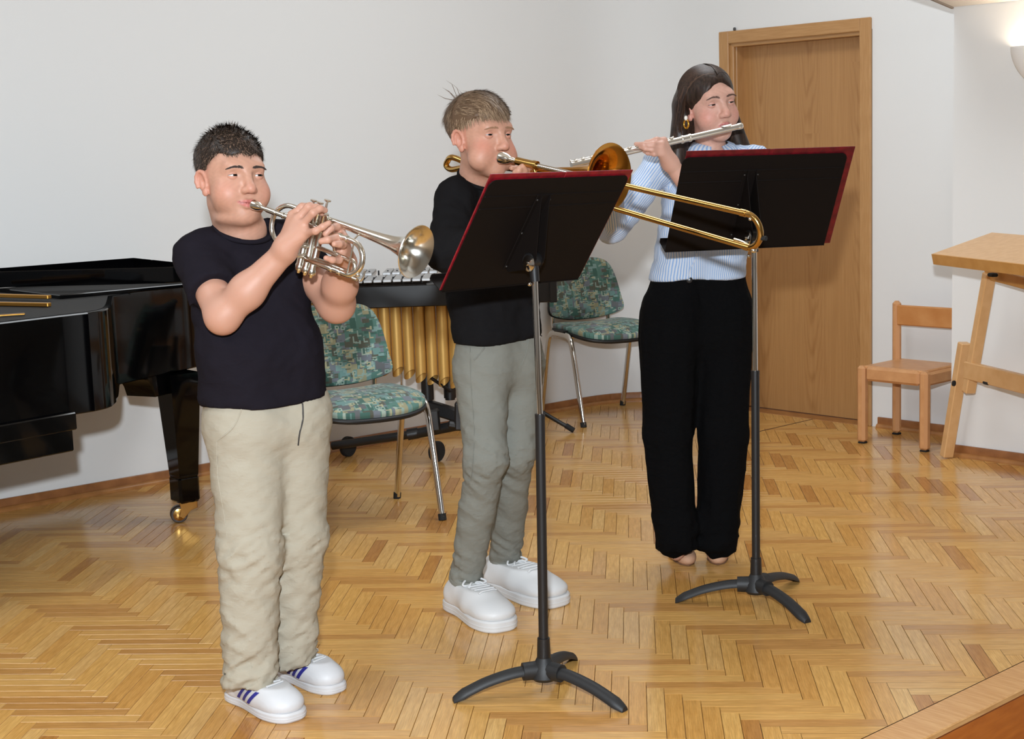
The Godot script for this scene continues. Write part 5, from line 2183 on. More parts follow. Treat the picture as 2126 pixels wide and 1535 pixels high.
func short_hair(parent: Node, xf: Transform3D, o: Dictionary) -> void:
	# a cap of hair over the skull down to the hairline, then single strands
	var line: Callable = o.hairline
	var th: float = o.get("hair_t", 0.011)
	var s := Soft.new()
	s.egg(Vector3(0, 0.037, -0.019), Vector3(0.071, 0.078, 0.093) + Vector3.ONE * th, 0.01)
	s.clip = func(p: Vector3): return maxf(line.call(p), -(p.y + 0.07)) * 0.8
	var nz := noise(60.0, 2, 4)
	s.push = func(p: Vector3): return nz.get_noise_3dv(p * Vector3(1, 0.5, 1)) * 0.002 - 0.008 * clampf((0.06 - p.y) / 0.06, 0.0, 1.0)
	var g := Geo.new()
	var c0: Color = o.hair
	var cf := func(p: Vector3, _n: Vector3): return c0.darkened(0.12)
	var bb := s.bounds(0.01)
	s.to_geo(g, bb.position, bb.end, 0.0042, cf, null, xf)
	var r := RandomNumberGenerator.new()
	r.seed = 9
	var R := Vector3(0.071, 0.078, 0.093) + Vector3.ONE * th * 0.55
	var n := 0
	while n < int(o.get("strands", 5200)):
		var d := Vector3(r.randfn(), r.randfn(), r.randfn()).normalized()
		var p := Vector3(0, 0.037, -0.019) + d * R
		if line.call(p) > 0.0 or p.y < -0.06:
			continue
		n += 1
		p -= d * 0.0045 * clampf((0.06 - p.y) / 0.06, 0.0, 1.0)
		var nn := (d / R).normalized()
		var flow: Vector3 = o.flow.call(p, nn, r)
		var len: float = o.length.call(p) * r.randf_range(0.7, 1.15)
		var a := p
		var t1: Vector3 = (nn * o.get("lift", 0.5) + flow).normalized()
		var t2: Vector3 = (nn * o.get("lift2", 0.15) + flow).normalized()
		var k := r.randf()
		var col := c0.lerp(o.hair2, clampf(pow(k, 1.7) + 0.35 * clampf((0.05 - p.y) / 0.05, 0.0, 1.0), 0.0, 1.0))
		ribbon(g, xf, [a, a + t1 * len * 0.5, a + t1 * len * 0.5 + t2 * len * 0.5], 0.00075, (nn + Vector3(0, 0.1, 0)).normalized(), col)
	if o.has("extra"):
		for e in o.extra:
			ribbon(g, xf, e, 0.0009, Vector3(0, 0, 1), c0)
	obj("hair", g, hair_mat(), parent, true)

func hair_mat() -> StandardMaterial3D:
	var m := vcol(0.5)
	m.metallic_specular = 0.4
	return m

# ---------------------------------------------------------------- hands and arms
func finger(s: Soft, pts: Array, r0: float, k := 0.006) -> void:
	var rs := []
	for i in pts.size():
		rs.append(lerpf(r0, r0 * 0.74, float(i) / (pts.size() - 1)))
	s.chain(pts, rs, k)

func skin_mat() -> StandardMaterial3D:
	var m := vcol(0.52)
	m.subsurf_scatter_enabled = true
	m.subsurf_scatter_strength = 0.08
	return m

func cloth(c: Color, sd: int, depth := 0.5, freq := 0.012) -> StandardMaterial3D:
	var m := plain(c, 0.95)
	m.metallic_specular = 0.15
	m.heightmap_enabled = true
	var t := NoiseTexture2D.new()
	t.width = 512
	t.height = 512
	t.seamless = true
	var n := noise(freq, 4, sd)
	n.fractal_type = FastNoiseLite.FRACTAL_RIDGED
	n.fractal_gain = 0.4
	n.domain_warp_enabled = true
	n.domain_warp_amplitude = 40.0
	n.domain_warp_frequency = 0.01
	t.noise = n
	m.heightmap_texture = t
	m.heightmap_scale = depth
	m.uv1_triplanar = true
	m.uv1_scale = Vector3(1.7, 3.0, 1.7)
	return m

# neckline: the cloth ends in a plane round the neck, finished by a ribbed band
func neckline(s: Soft, c: Vector3, n: Vector3, r: float, hem := -9.0) -> void:
	s.clip = func(p: Vector3):
		var h := (p - c).dot(n)
		return maxf(minf(h, r - (p - c - n * h).length()), hem + 0.004 * sin(p.x * 23.0) - p.y)

func neck_band(parent: Node, c: Vector3, n: Vector3, side: Vector3, rx: float, rz: float, th: float, m: Material) -> void:
	var g := Geo.new()
	var fw := n.cross(side).normalized()
	var ring := PackedVector3Array()
	for i in 32:
		var a := TAU * i / 32
		ring.append(c + side * cos(a) * rx + fw * sin(a) * rz)
	g.tube(ring, th, 8, false, true)
	obj("neck_band", g, m, parent, true)

# flat-ended tube: a cap whose far end is cut square
func flat_cap(s: Soft, p: Vector3, q: Vector3, r0: float, r1: float, k := 0.02) -> void:
	s.cap(p, q, r0, r1, k)
	s.ty[s.ty.size() - 1] = 2

# ---------------------------------------------------------------- shoes: z towards the toe, y up
func shoe(parent: Node, called: String, heel: Vector3, toe: Vector3, o: Dictionary) -> void:
	var d := toe - heel
	d.y = 0
	var L := d.length()
	var z := d.normalized()
	var xf := Transform3D(Basis(Vector3.UP.cross(z), Vector3.UP, z), Vector3(heel.x, 0.001, heel.z))
	var w: float = o.get("w", 0.39) * L * 0.5
	var th: float = o.get("sole", 0.03)
	var side: float = o.get("side", 1.0)
	var ol := []
	for q in [[0.0, 0.0], [0.55, 0.02], [0.78, 0.12], [0.76, 0.35], [0.92, 0.6], [0.98, 0.75], [0.82, 0.9], [0.45, 0.985], [0.0, 1.0], [-0.5, 0.98], [-0.84, 0.89], [-0.97, 0.73], [-0.9, 0.58], [-0.74, 0.33], [-0.76, 0.12], [-0.55, 0.02], [0.0, 0.0]]:
		ol.append(Vector3(q[0] * w, q[1] * L, 0))
	var out := PackedVector2Array()
	for p in curve(ol, 4): out.append(Vector2(p.x, p.y))
	out.remove_at(out.size() - 1)
	var body := MeshInstance3D.new()
	var root := Node3D.new()
	root = null
	var s := Soft.new()
	var hgt: float = o.get("h", 0.095)
	s.egg(Vector3(0, th + 0.012, L * 0.80), Vector3(w * 0.90, 0.034, L * 0.185), 0.03)
	s.egg(Vector3(0, th + 0.016, L * 0.62), Vector3(w * 0.92, 0.046, L * 0.24), 0.03)
	s.cap(Vector3(0, th + 0.03, L * 0.6), Vector3(0, hgt - 0.03, L * 0.36), w * 0.62, w * 0.6, 0.03)
	s.cap(Vector3(0, th + 0.02, L * 0.18), Vector3(0, hgt - 0.028, L * 0.22), w * 0.70, w * 0.60, 0.03)
	s.cap(Vector3(0, th + 0.02, L * 0.15), Vector3(0, th + 0.02, L * 0.5), w * 0.70, w * 0.78, 0.03)
	s.clip = func(p: Vector3): return maxf(th - 0.004 - p.y, p.y - (hgt + 0.02 * clampf((L * 0.25 - p.z) / (L * 0.2), -0.3, 1.0)))
	var g := Geo.new()
	s.mesh_all(g, 0.005, null, null, xf)
	var up := obj(called, g, o.upper, parent, true)
	g = Geo.new()
	g.prism(out, xf * Transform3D(Basis(Vector3.RIGHT, Vector3.BACK, Vector3.DOWN), Vector3(0, th, 0)), th, 0.005)
	obj("sole", g, o.sole_m, up, true)
	g = Geo.new()
	var grow := PackedVector2Array()
	for p in out: grow.append(Vector2(p.x * 1.012, (p.y - L * 0.5) * 1.006 + L * 0.5))
	g.prism(grow, xf * Transform3D(Basis(Vector3.RIGHT, Vector3.BACK, Vector3.DOWN), Vector3(0, th * 0.55, 0)), th * 0.16, 0.001)
	obj("sole_edge", g, o.sole_m, up, true)
	var use := PackedInt32Array(range(s.ty.size()))
	if o.get("laces", false):
		g = Geo.new()
		for i in 5:
			var zz := lerpf(0.68, 0.42, i / 4.0) * L
			var pts := []
			for k in 9:
				var u := (k / 8.0 - 0.5) * 2.0
				var p := Vector3(u * w * 0.44, 0.2, zz + (0.004 if i % 2 else -0.003) * u)
				for it in 14: p.y -= s.value(p, use) * 0.7
				pts.append(xf * (p + Vector3(0, 0.0025, 0)))
			g.tube(PackedVector3Array(pts), 0.0042, 8, true, false, 0.6)
		obj("laces", g, o.lace, up, true)
		g = Geo.new()
		var kp := Vector3(0, 0.2, L * 0.40)
		for it in 14: kp.y -= s.value(kp, use) * 0.7
		for q in [-1.0, 1.0]:
			g.tube(curve([xf * (kp + Vector3(0, 0.004, 0)), xf * (kp + Vector3(q * 0.02, 0.016, -0.004)), xf * (kp + Vector3(q * 0.042, 0.006, 0.012)), xf * (kp + Vector3(q * 0.022, 0.002, 0.012)), xf * (kp + Vector3(0, 0.005, 0.002))], 5), 0.0036, 8)
			g.tube(curve([xf * (kp + Vector3(0, 0.004, 0)), xf * (kp + Vector3(q * 0.018, 0.008, 0.02)), xf * (kp + Vector3(q * 0.036, -0.012, 0.034))], 5), 0.0034, 8)
		g.ball(xf * Transform3D(Basis(), kp + Vector3(0, 0.005, 0)), Vector3(0.007, 0.006, 0.007), 10, 7)
		obj("bow", g, o.lace, up, true)
	if o.has("stripe"):
		for i in 3:
			for q in [-1.0, 1.0]:
				g = Geo.new()
				var ra := []
				var rb := []
				for k in 7:
					var t := k / 6.0
					var zz := L * (0.36 + i * 0.075 + 0.10 * (1.0 - t))
					var yy := lerpf(th + 0.006, th + 0.044, t)
					zz = L * (0.30 + i * 0.10 + 0.13 * t)
					for e in 2:
						var p := Vector3(q * 0.12, yy, zz + (0.0145 if e else 0.0))
						for it in 14: p.x -= q * s.value(p, use) * 0.7
						p.x += q * 0.0012
						(rb if e else ra).append(xf * p)
				g.surf([ra, rb] if q > 0 else [rb, ra])
				obj("stripe", g, o.stripe, up, true)

# ---------------------------------------------------------------- boy with the trumpet
const SKIN1 := [232, 178, 148]

func build_boy_trumpet() -> void:
	var base := on(585, 1462)
	base.y = 0.0
	var t := thing("person", "boy in black T-shirt and beige trousers playing a silver trumpet", "person", base, "young musicians")
	var skin := lin(190, 142, 119)
	var yaw := deg_to_rad(36)
	var R := Vector3(-cos(yaw), 0, sin(yaw))        # his right
	var F := Vector3(sin(yaw), 0, cos(yaw))
	# head
	var hy := deg_to_rad(34)
	var hb := Basis(Vector3.UP, hy) * Basis(Vector3.RIGHT, deg_to_rad(-4)) * Basis(Vector3.BACK, deg_to_rad(-2.5))
	var hx := Transform3D(hb.scaled_local(Vector3.ONE * 1.10), at(483, 371, 4.06))
	var neckb := at(500, 480, 4.09)
	var ho := {"skin": skin, "blush": 0.55, "cheek": 1.14, "jaw": 1.15, "chin2": 1.0, "neck_r": 0.053, "neck_r2": 0.062, "red": lin(202, 122, 104), "lip": lin(186, 104, 98), "mouth_w": 0.026,
		"lid_up": 11.0, "lid_low": 8.0, "lash_r": 0.0011, "gaze": Vector3(0.36, 0.02, 1), "brow": rgb(52, 38, 32), "iris": rgb(24, 14, 10), "brow_y": 0.0185, "brow_arch": 0.0045, "smile": 0.004}
	var g := Geo.new()
	make_head(g, hx, ho, neckb)
	# arms
	var shR := at(412, 534, 4.02)
	var elR := at(462, 658, 3.86)
	var wrR := at(590, 524, 3.84)
	var s := Soft.new()
	s.cap(shR, elR, 0.050, 0.041, 0.03)
	s.cap(elR, elR.lerp(wrR, 0.4), 0.039, 0.041, 0.03)
	s.cap(elR.lerp(wrR, 0.4), wrR, 0.041, 0.029, 0.03)
	var z0 := 3.80
	# right hand: fingers over the valve buttons, little finger in the hook
	var kn := [at(607, 447, 3.845), at(617, 456, 3.825), at(627, 468, 3.81), at(636, 484, 3.80)]
	for k in 4:
		s.cap(wrR.lerp(at(594, 512, 3.82), k / 3.0), kn[k], 0.022, 0.0125, 0.022)
	finger(s, [kn[0], at(627, 430, 3.845), at(645, 428, 3.855), at(655, 440, 3.86)], 0.0106)
	finger(s, [kn[1], at(640, 430, 3.82), at(658, 431, 3.83), at(668, 443, 3.845)], 0.0106)
	finger(s, [kn[2], at(650, 442, 3.79), at(664, 433, 3.80), at(675, 437, 3.815)], 0.0102)
	finger(s, [kn[3], at(655, 480, 3.765), at(670, 471, 3.76), at(683, 463, 3.765)], 0.0094)
	finger(s, [at(600, 500, 3.86), at(622, 480, 3.88), at(640, 468, 3.885), at(652, 462, 3.88)], 0.0115)
	var cf := func(p: Vector3, _n: Vector3): return skin
	s.mesh_all(g, 0.0036, cf)
	# left arm and the hand round the valves
	var shL := at(598, 508, 4.2)
	var elL := at(698, 632, 4.06)
	var wrL := at(714, 548, 3.93)
	s = Soft.new()
	s.cap(shL, elL, 0.052, 0.046, 0.03)
	s.cap(elL, elL.lerp(wrL, 0.5), 0.044, 0.042, 0.03)
	s.cap(elL.lerp(wrL, 0.5), wrL, 0.042, 0.030, 0.03)
	var kl := [at(706, 478, 3.86), at(712, 492, 3.84), at(712, 508, 3.83), at(708, 528, 3.83)]
	for k in 4:
		s.cap(wrL.lerp(at(712, 535, 3.92), 0.3), kl[k], 0.021, 0.012, 0.022)
	finger(s, [kl[0], at(698, 471, 3.83), at(686, 474, 3.80), at(676, 486, 3.795)], 0.0108)
	finger(s, [kl[1], at(698, 494, 3.80), at(680, 498, 3.765), at(667, 501, 3.765)], 0.0108)
	finger(s, [kl[2], at(712, 508, 3.795), at(704, 507, 3.76), at(694, 507, 3.745)], 0.0102)
	finger(s, [kl[3], at(704, 540, 3.80), at(690, 540, 3.77), at(677, 536, 3.76)], 0.0096)
	finger(s, [at(708, 520, 3.9), at(690, 500, 3.9), at(674, 490, 3.88), at(662, 486, 3.86)], 0.012)
	s.mesh_all(g, 0.0036, cf)
	# the body under the clothes
	var hip := at(552, 850, 4.05)
	var chest := at(512, 580, 4.10)
	s = Soft.new()
	s.cap(neckb + Vector3(0, 0.01, 0), chest, 0.05, 0.085, 0.05)
	s.cap(chest, hip, 0.085, 0.09, 0.05)
	s.cap(chest + R * 0.05, shR, 0.05, 0.04, 0.04)
	s.cap(chest - R * 0.05, shL, 0.05, 0.04, 0.04)
	# legs
	var legs := [[at(512, 880, 4.02), at(520, 1140, 3.98), at(522, 1398, 3.98), at(516, 1420, 3.985)], [at(606, 870, 4.10), at(612, 1110, 4.10), at(604, 1352, 4.13), at(602, 1378, 4.14)]]
	for l in legs:
		s.cap(l[0], l[1], 0.06, 0.045, 0.04)
		s.cap(l[1], l[2], 0.045, 0.035, 0.03)
	s.mesh_all(g, 0.014, cf)
	obj("body", g, skin_mat(), t, true)
	make_eyes(t, hx, ho)
	# hair
	ho.hair = lin(42, 31, 25)
	ho.hair2 = lin(132, 106, 88)
	ho.hairline = func(p: Vector3):
		var front := 0.050 - p.y - 0.004 * sin(p.x * 160.0) + 0.10 * maxf(0.0, absf(p.x) - 0.045)
		var sidey := 0.062 - 0.9 * (0.052 - p.z) if p.z > 0.012 else (0.012 if p.z > -0.005 else -0.004 - 0.85 * (-0.005 - p.z))
		return front if p.z > 0.052 else (sidey - p.y)
	ho.flow = func(p: Vector3, nn: Vector3, r: RandomNumberGenerator):
		var down := (Vector3(0, -1, 0.12) if p.z < 0.02 or absf(p.x) > 0.05 else Vector3(0.05, 0.1, 0.8))
		if p.z > 0.055: down = Vector3(0.0, -0.75, 0.35)
		down = down - nn * down.dot(nn)
		return down * 0.9 + Vector3(r.randf() - 0.5, r.randf() - 0.5, r.randf() - 0.5) * 0.7
	ho.length = func(p: Vector3): return 0.019 if p.y > 0.07 else (0.013 if p.y > 0.03 else 0.009)
	ho.lift = 0.55
	ho.lift2 = 0.2
	ho.hair_t = 0.0095
	ho.strands = 6500
	short_hair(t, hx, ho)
	# T-shirt
	s = Soft.new()
	var hem := at(548, 832, 4.05)
	var cb := at(536, 730, 4.05)
	for q in [-1.0, 1.0]:
		s.cap(chest + R * 0.055 * q, cb + R * 0.046 * q + F * 0.01, 0.104, 0.118, 0.05)
		s.cap(cb + R * 0.046 * q + F * 0.01, hem + R * 0.05 * q, 0.118, 0.125, 0.03)
	s.cap(at(458, 506, 4.06), shR, 0.05, 0.060, 0.05)
	s.cap(at(540, 490, 4.13), shL, 0.05, 0.06, 0.05)
	s.cap(chest, neckb + Vector3(0, -0.03, 0), 0.09, 0.06, 0.05)
	var slR := shR.lerp(elR, 0.60)
	var slL := shL.lerp(elL, 0.56)
	flat_cap(s, shR, slR, 0.062, 0.066, 0.03)
	flat_cap(s, shL, slL, 0.060, 0.064, 0.03)
	var nc := neckb + F * 0.012 + Vector3(0, 0.002, 0)
	var nn := (Vector3.UP + F * 0.42 - R * 0.05).normalized()
	neckline(s, nc, nn, 0.085, hem.y)
	var nz := noise(1.0, 3, 31)
	s.push = func(p: Vector3): return nz.get_noise_3d(p.x * 9.0 + p.y * 5.0, p.y * 11.0 - p.x * 6.0, p.z * 9.0) * 0.007 + nz.get_noise_3d(p.x * 26.0, p.y * 34.0 + p.x * 10.0, p.z * 22.0) * 0.0022
	g = Geo.new()
	s.mesh_all(g, 0.0085)
	var tm := cloth(rgb(30, 27, 33), 51, 0.25, 0.008)
	var te := obj("tshirt", g, tm, t, true)
	neck_band(te, nc, nn, R, 0.075, 0.074, 0.0065, tm)
	# trousers
	s = Soft.new()
	var w0 := at(548, 800, 4.05)
	for q in [-1.0, 1.0]:
		s.cap(w0 + R * 0.05 * q, at(552, 868, 4.05) + R * 0.052 * q, 0.102, 0.117, 0.04)
	for k in 2:
		var l: Array = legs[k]
		s.cap(l[0] + Vector3(0, 0.02, 0), l[1], 0.108, 0.084, 0.03)
		s.cap(l[1], l[3] - Vector3(0, 0.04, 0), 0.083, 0.069 if k == 0 else 0.063, 0.03)
	var c0: Vector3 = legs[0][3]
	var c1: Vector3 = legs[1][3]
	s.clip = func(p: Vector3):
		var cy := c0.y if Vector2(p.x - c0.x, p.z - c0.z).length() < Vector2(p.x - c1.x, p.z - c1.z).length() else c1.y
		return maxf(p.y - w0.y - 0.02, cy + 0.006 * sin(p.x * 40.0) - p.y)
	var nw := noise(1.0, 3, 37)
	s.push = func(p: Vector3):
		var low := clampf((0.62 - p.y) / 0.5, 0.0, 1.0)
		var bunch := clampf((0.30 - p.y) / 0.22, 0.0, 1.0)
		var knee := exp(-pow((p.y - 0.42) / 0.10, 2.0))
		var f := nw.get_noise_3d(p.x * 6.0, p.y * 14.0 + p.x * 9.0 - p.z * 4.0, p.z * 6.0)
		var q := nw.get_noise_3d(p.x * 7.0 + 40.0, p.y * 24.0 - p.x * 12.0, p.z * 7.0)
		return f * (0.005 + 0.006 * low) + (0.35 - absf(q) * 1.6) * (0.004 + 0.008 * knee + 0.016 * bunch)
	g = Geo.new()
	s.mesh_all(g, 0.0085)
	var beige := cloth(rgb(170, 162, 145), 52, 0.35, 0.007)
	var tr := obj("trousers", g, beige, t, true)
	# fly and pocket seams
	var use := PackedInt32Array(range(s.ty.size()))
	seam(tr, s, use, [at(628, 838, 3.85), at(629, 870, 3.85), at(622, 900, 3.85), at(619, 925, 3.85)], 0.0022, plain(rgb(60, 58, 56), 0.7), "fly")
	seam(tr, s, use, [at(506, 830, 3.8), at(498, 860, 3.8), at(482, 890, 3.8), at(452, 915, 3.8)], 0.002, beige, "pocket_seam")
	seam(tr, s, use, [at(450, 918, 3.8), at(452, 990, 3.8), at(468, 1090, 3.8), at(478, 1200, 3.8)], 0.0014, beige, "side_seam")
	# shoes
	var so := {"upper": plain(rgb(206, 206, 208), 0.5), "sole_m": plain(rgb(204, 203, 204), 0.55), "lace": plain(rgb(212, 212, 212), 0.8), "laces": true, "stripe": plain(rgb(40, 42, 132), 0.6), "w": 0.42, "sole": 0.026, "h": 0.085}
	shoe(t, "shoe", on(487, 1446), on(617, 1500), so)
	shoe(t, "shoe", on(586, 1402), on(706, 1441), so)

func seam(parent: Node, s: Soft, use: PackedInt32Array, pts: Array, r: float, m: Material, called: String) -> void:
	# a line drawn from in front of the cloth is laid down on it
	var out := PackedVector3Array()
	for p in curve(pts, 6):
		var d: Vector3 = (p - EYE).normalized()
		var q: Vector3 = p
		for it in 40:
			q += d * s.value(q, use) * 0.75
		out.append(q)
	var g := Geo.new()
	g.tube(out, r, 6)
	obj(called, g, m, parent, true)

# ---------------------------------------------------------------- boy with the trombone
func build_boy_trombone() -> void:
	var base := on(1040, 1278)
	base.y = 0.0
	var t := thing("person", "boy in loose black T-shirt and grey trousers playing a brass trombone", "person", base, "young musicians")
	var skin := lin(192, 143, 120)
	var yaw := deg_to_rad(42)
	var R := Vector3(-cos(yaw), 0, sin(yaw))
	var F := Vector3(sin(yaw), 0, cos(yaw))
	var hb := Basis(Vector3.UP, deg_to_rad(39)) * Basis(Vector3.RIGHT, deg_to_rad(-1)) * Basis(Vector3.BACK, deg_to_rad(-1))
	var hx := Transform3D(hb.scaled_local(Vector3.ONE * 1.10), at(1000, 284, 4.73))
	var neckb := at(988, 376, 4.79)
	var ho := {"skin": skin, "blush": 0.75, "cheek": 1.0, "puff": 0.031, "jaw": 1.0, "neck_r": 0.044, "neck_r2": 0.05, "red": lin(206, 118, 98), "lip": lin(186, 108, 98), "mouth_w": 0.019,
		"lid_up": 10.0, "lid_low": 7.0, "lash_r": 0.0009, "gaze": Vector3(-0.25, 0.0, 1), "brow": rgb(150, 112, 84), "iris": rgb(36, 24, 18), "brow_y": 0.0195, "brow_arch": 0.003, "brow_w": 0.7}
	var g := Geo.new()
	make_head(g, hx, ho, neckb)
	var cf := func(_p: Vector3, _n: Vector3): return skin
	var shR := at(944, 412, 4.70)
	var elR := at(926, 525, 4.52)
	var wrR := at(1130, 470, 4.42)
	var s := Soft.new()
	s.cap(shR, elR, 0.04, 0.036, 0.03)
	s.cap(elR, elR.lerp(wrR, 0.4), 0.035, 0.035, 0.03)
	s.cap(elR.lerp(wrR, 0.4), wrR, 0.034, 0.025, 0.03)
	var kr := [at(1170, 437, 4.44), at(1173, 448, 4.42), at(1172, 458, 4.41), at(1168, 468, 4.41)]
	for k in kr:
		s.cap(wrR, k, 0.018, 0.011, 0.02)
	for k in 4:
		finger(s, [kr[k], kr[k] + Vector3(0.03, 0.004, 0.01), kr[k] + Vector3(0.04, 0.002, -0.012), kr[k] + Vector3(0.022, -0.002, -0.024)], 0.0088)
	finger(s, [at(1140, 448, 4.46), at(1160, 430, 4.48), at(1178, 428, 4.47)], 0.01)
	s.mesh_all(g, 0.004, cf)
	var shL := at(1058, 405, 4.90)
	var elL := at(1098, 505, 4.78)
	var wrL := at(1098, 392, 4.66)
	s = Soft.new()
	s.cap(shL, elL, 0.04, 0.036, 0.03)
	s.cap(elL, elL.lerp(wrL, 0.5), 0.034, 0.033, 0.03)
	s.cap(elL.lerp(wrL, 0.5), wrL, 0.032, 0.024, 0.03)
	var kl := [at(1101, 356, 4.62), at(1099, 362, 4.60), at(1097, 369, 4.595), at(1094, 376, 4.60)]
	for k in kl:
		s.cap(wrL, k, 0.017, 0.0115, 0.02)
	finger(s, [kl[0], at(1095, 349, 4.585), at(1085, 346, 4.565), at(1076, 350, 4.56)], 0.0098)
	finger(s, [kl[1], at(1089, 355, 4.565), at(1077, 354, 4.545), at(1068, 358, 4.55)], 0.0098)
	finger(s, [kl[2], at(1086, 364, 4.56), at(1074, 364, 4.55), at(1065, 367, 4.56)], 0.0094)
	finger(s, [kl[3], at(1084, 373, 4.57), at(1074, 374, 4.565)], 0.009)
	finger(s, [at(1096, 378, 4.65), at(1084, 362, 4.66), at(1072, 350, 4.64), at(1062, 349, 4.625)], 0.0105)
	s.mesh_all(g, 0.0036, cf)
	var hip := at(1038, 745, 4.76)
	var chest := at(1000, 480, 4.83)
	s = Soft.new()
	s.cap(neckb + Vector3(0, 0.01, 0), chest, 0.042, 0.07, 0.05)
	s.cap(chest, hip, 0.07, 0.075, 0.05)
	s.cap(chest + R * 0.05, shR, 0.04, 0.035, 0.04)
	s.cap(chest - R * 0.05, shL, 0.04, 0.035, 0.04)
	var legs := [[at(1000, 765, 4.72), at(1008, 950, 4.64), at(972, 1180, 4.64), at(969, 1208, 4.655)], [at(1074, 760, 4.82), at(1068, 940, 4.78), at(1046, 1150, 4.85), at(1043, 1180, 4.87)]]
	var hr := [on(943, 1258), on(1012, 1214)]
	var tr2 := [on(1050, 1314), on(1166, 1262)]
	for k in 2:
		var an: Vector3 = hr[k].lerp(tr2[k], 0.27)
		legs[k][3] = Vector3(an.x, 0.118, an.z)
		legs[k][2] = legs[k][3].lerp(legs[k][1], 0.07)
	for l in legs:
		s.cap(l[0], l[1], 0.05, 0.036, 0.04)
		s.cap(l[1], l[2], 0.036, 0.03, 0.03)
		s.cap(l[2], Vector3(l[3].x, 0.09, l[3].z), 0.028, 0.022, 0.03)
	s.mesh_all(g, 0.013, cf)
	obj("body", g, skin_mat(), t, true)
	make_eyes(t, hx, ho)
	ho.hair = lin(104, 80, 60)
	ho.hair2 = lin(182, 154, 124)
	ho.hairline = func(p: Vector3):
		var front := 0.046 - p.y + 0.004 * sin(p.x * 210.0) + 0.12 * maxf(0.0, absf(p.x) - 0.05)
		var sidey := 0.052 - 0.55 * (0.056 - p.z) if p.z > 0.0 else (0.020 + 0.5 * p.z if p.z > -0.03 else 0.005 - 0.7 * (-0.03 - p.z))
		return front if p.z > 0.056 else (sidey - p.y)
	ho.flow = func(p: Vector3, nn: Vector3, r: RandomNumberGenerator):
		var dn := Vector3(0.0, -0.1, 1.0) if p.y > 0.06 and p.z > -0.03 else Vector3(0, -1, 0.15)
		if p.z > 0.045: dn = Vector3(0.05, -1.0, 0.5)
		dn = dn - nn * dn.dot(nn)
		return dn.normalized() * 1.2 + Vector3(r.randf() - 0.5, r.randf() - 0.5, r.randf() - 0.5) * 0.25
	ho.length = func(p: Vector3): return 0.036 if p.y > 0.06 else (0.022 if p.y > 0.03 else 0.011)
	ho.lift = 0.35
	ho.lift2 = 0.05
	ho.hair_t = 0.013
	ho.strands = 6500
	var ex := []
	for q in [[-0.02, 0.13], [-0.012, 0.15], [0.0, 0.14], [-0.03, 0.11], [-0.015, 0.125], [0.01, 0.128]]:
		ex.append([Vector3(q[0], 0.105, -0.085), Vector3(q[0] * 1.4, q[1], -0.105), Vector3(q[0] * 1.8, q[1] + 0.012, -0.125)])
	ho.extra = ex
	short_hair(t, hx, ho)
	# loose black T-shirt
	s = Soft.new()
	var hem := at(1034, 706, 4.76)
	var cb := at(1022, 610, 4.78)
	for q in [-1.0, 1.0]:
		s.cap(chest + R * 0.055 * q, cb + R * 0.05 * q, 0.09, 0.10, 0.05)
		s.cap(cb + R * 0.05 * q, hem + R * 0.052 * q, 0.10, 0.104, 0.03)
	s.cap(at(966, 384, 4.76), shR, 0.04, 0.056, 0.05)
	s.cap(at(1020, 384, 4.83), shL, 0.04, 0.05, 0.05)
	s.cap(chest, neckb + Vector3(0, -0.035, 0), 0.08, 0.05, 0.05)
	var slR := elR
	var slL := shL.lerp(elL, 0.75)
	s.cap(shR, slR, 0.058, 0.056, 0.03)
	flat_cap(s, slR, slR.lerp(wrR, 0.3), 0.056, 0.05, 0.03)
	flat_cap(s, shL, slL, 0.052, 0.056, 0.03)
	var nc := neckb + F * 0.010 + Vector3(0, 0.006, 0)
	var nn := (Vector3.UP + F * 0.55 - R * 0.05).normalized()
	neckline(s, nc, nn, 0.075, hem.y)
	var nz := noise(1.0, 3, 61)
	s.push = func(p: Vector3): return nz.get_noise_3d(p.x * 9.0 + p.y * 6.0, p.y * 12.0 - p.x * 6.0, p.z * 9.0) * 0.009 + nz.get_noise_3d(p.x * 26.0, p.y * 38.0 + p.x * 10.0, p.z * 22.0) * 0.003
	g = Geo.new()
	s.mesh_all(g, 0.0085)
	var tm := cloth(rgb(26, 25, 26), 62, 0.25, 0.008)
	var te := obj("tshirt", g, tm, t, true)
	neck_band(te, nc, nn, R, 0.061, 0.064, 0.006, tm)
	# grey slim trousers
	s = Soft.new()
	var w0 := at(1034, 672, 4.76)
	for q in [-1.0, 1.0]:
		s.cap(w0 + R * 0.05 * q, at(1036, 760, 4.76) + R * 0.055 * q, 0.088, 0.096, 0.04)
	for k in 2:
		var l: Array = legs[k]
		s.cap(l[0] + Vector3(0, 0.01, 0), l[1], 0.086, 0.064, 0.03)
		flat_cap(s, l[1], l[3], 0.062, 0.052, 0.03)
	s.clip = func(p: Vector3): return p.y - w0.y
	var nw := noise(1.0, 3, 67)
	s.push = func(p: Vector3):
		var low := clampf((0.75 - p.y) / 0.5, 0.0, 1.0)
		var knee := exp(-pow((p.y - 0.52) / 0.10, 2.0)) + exp(-pow((p.y - 0.16) / 0.07, 2.0))
		var q := nw.get_noise_3d(p.x * 9.0 + 40.0, p.y * 30.0 + p.x * 20.0, p.z * 9.0)
		return nw.get_noise_3d(p.x * 8.0 + p.y * 4.0, p.y * 14.0 + p.x * 8.0, p.z * 8.0) * (0.005 + 0.003 * low) + (0.35 - absf(q) * 1.6) * (0.003 + 0.009 * knee)
	g = Geo.new()
	s.mesh_all(g, 0.0085)
	var grey := cloth(rgb(128, 128, 120), 63, 0.35, 0.007)
	var tr := obj("trousers", g, grey, t, true)
	var use := PackedInt32Array(range(s.ty.size()))
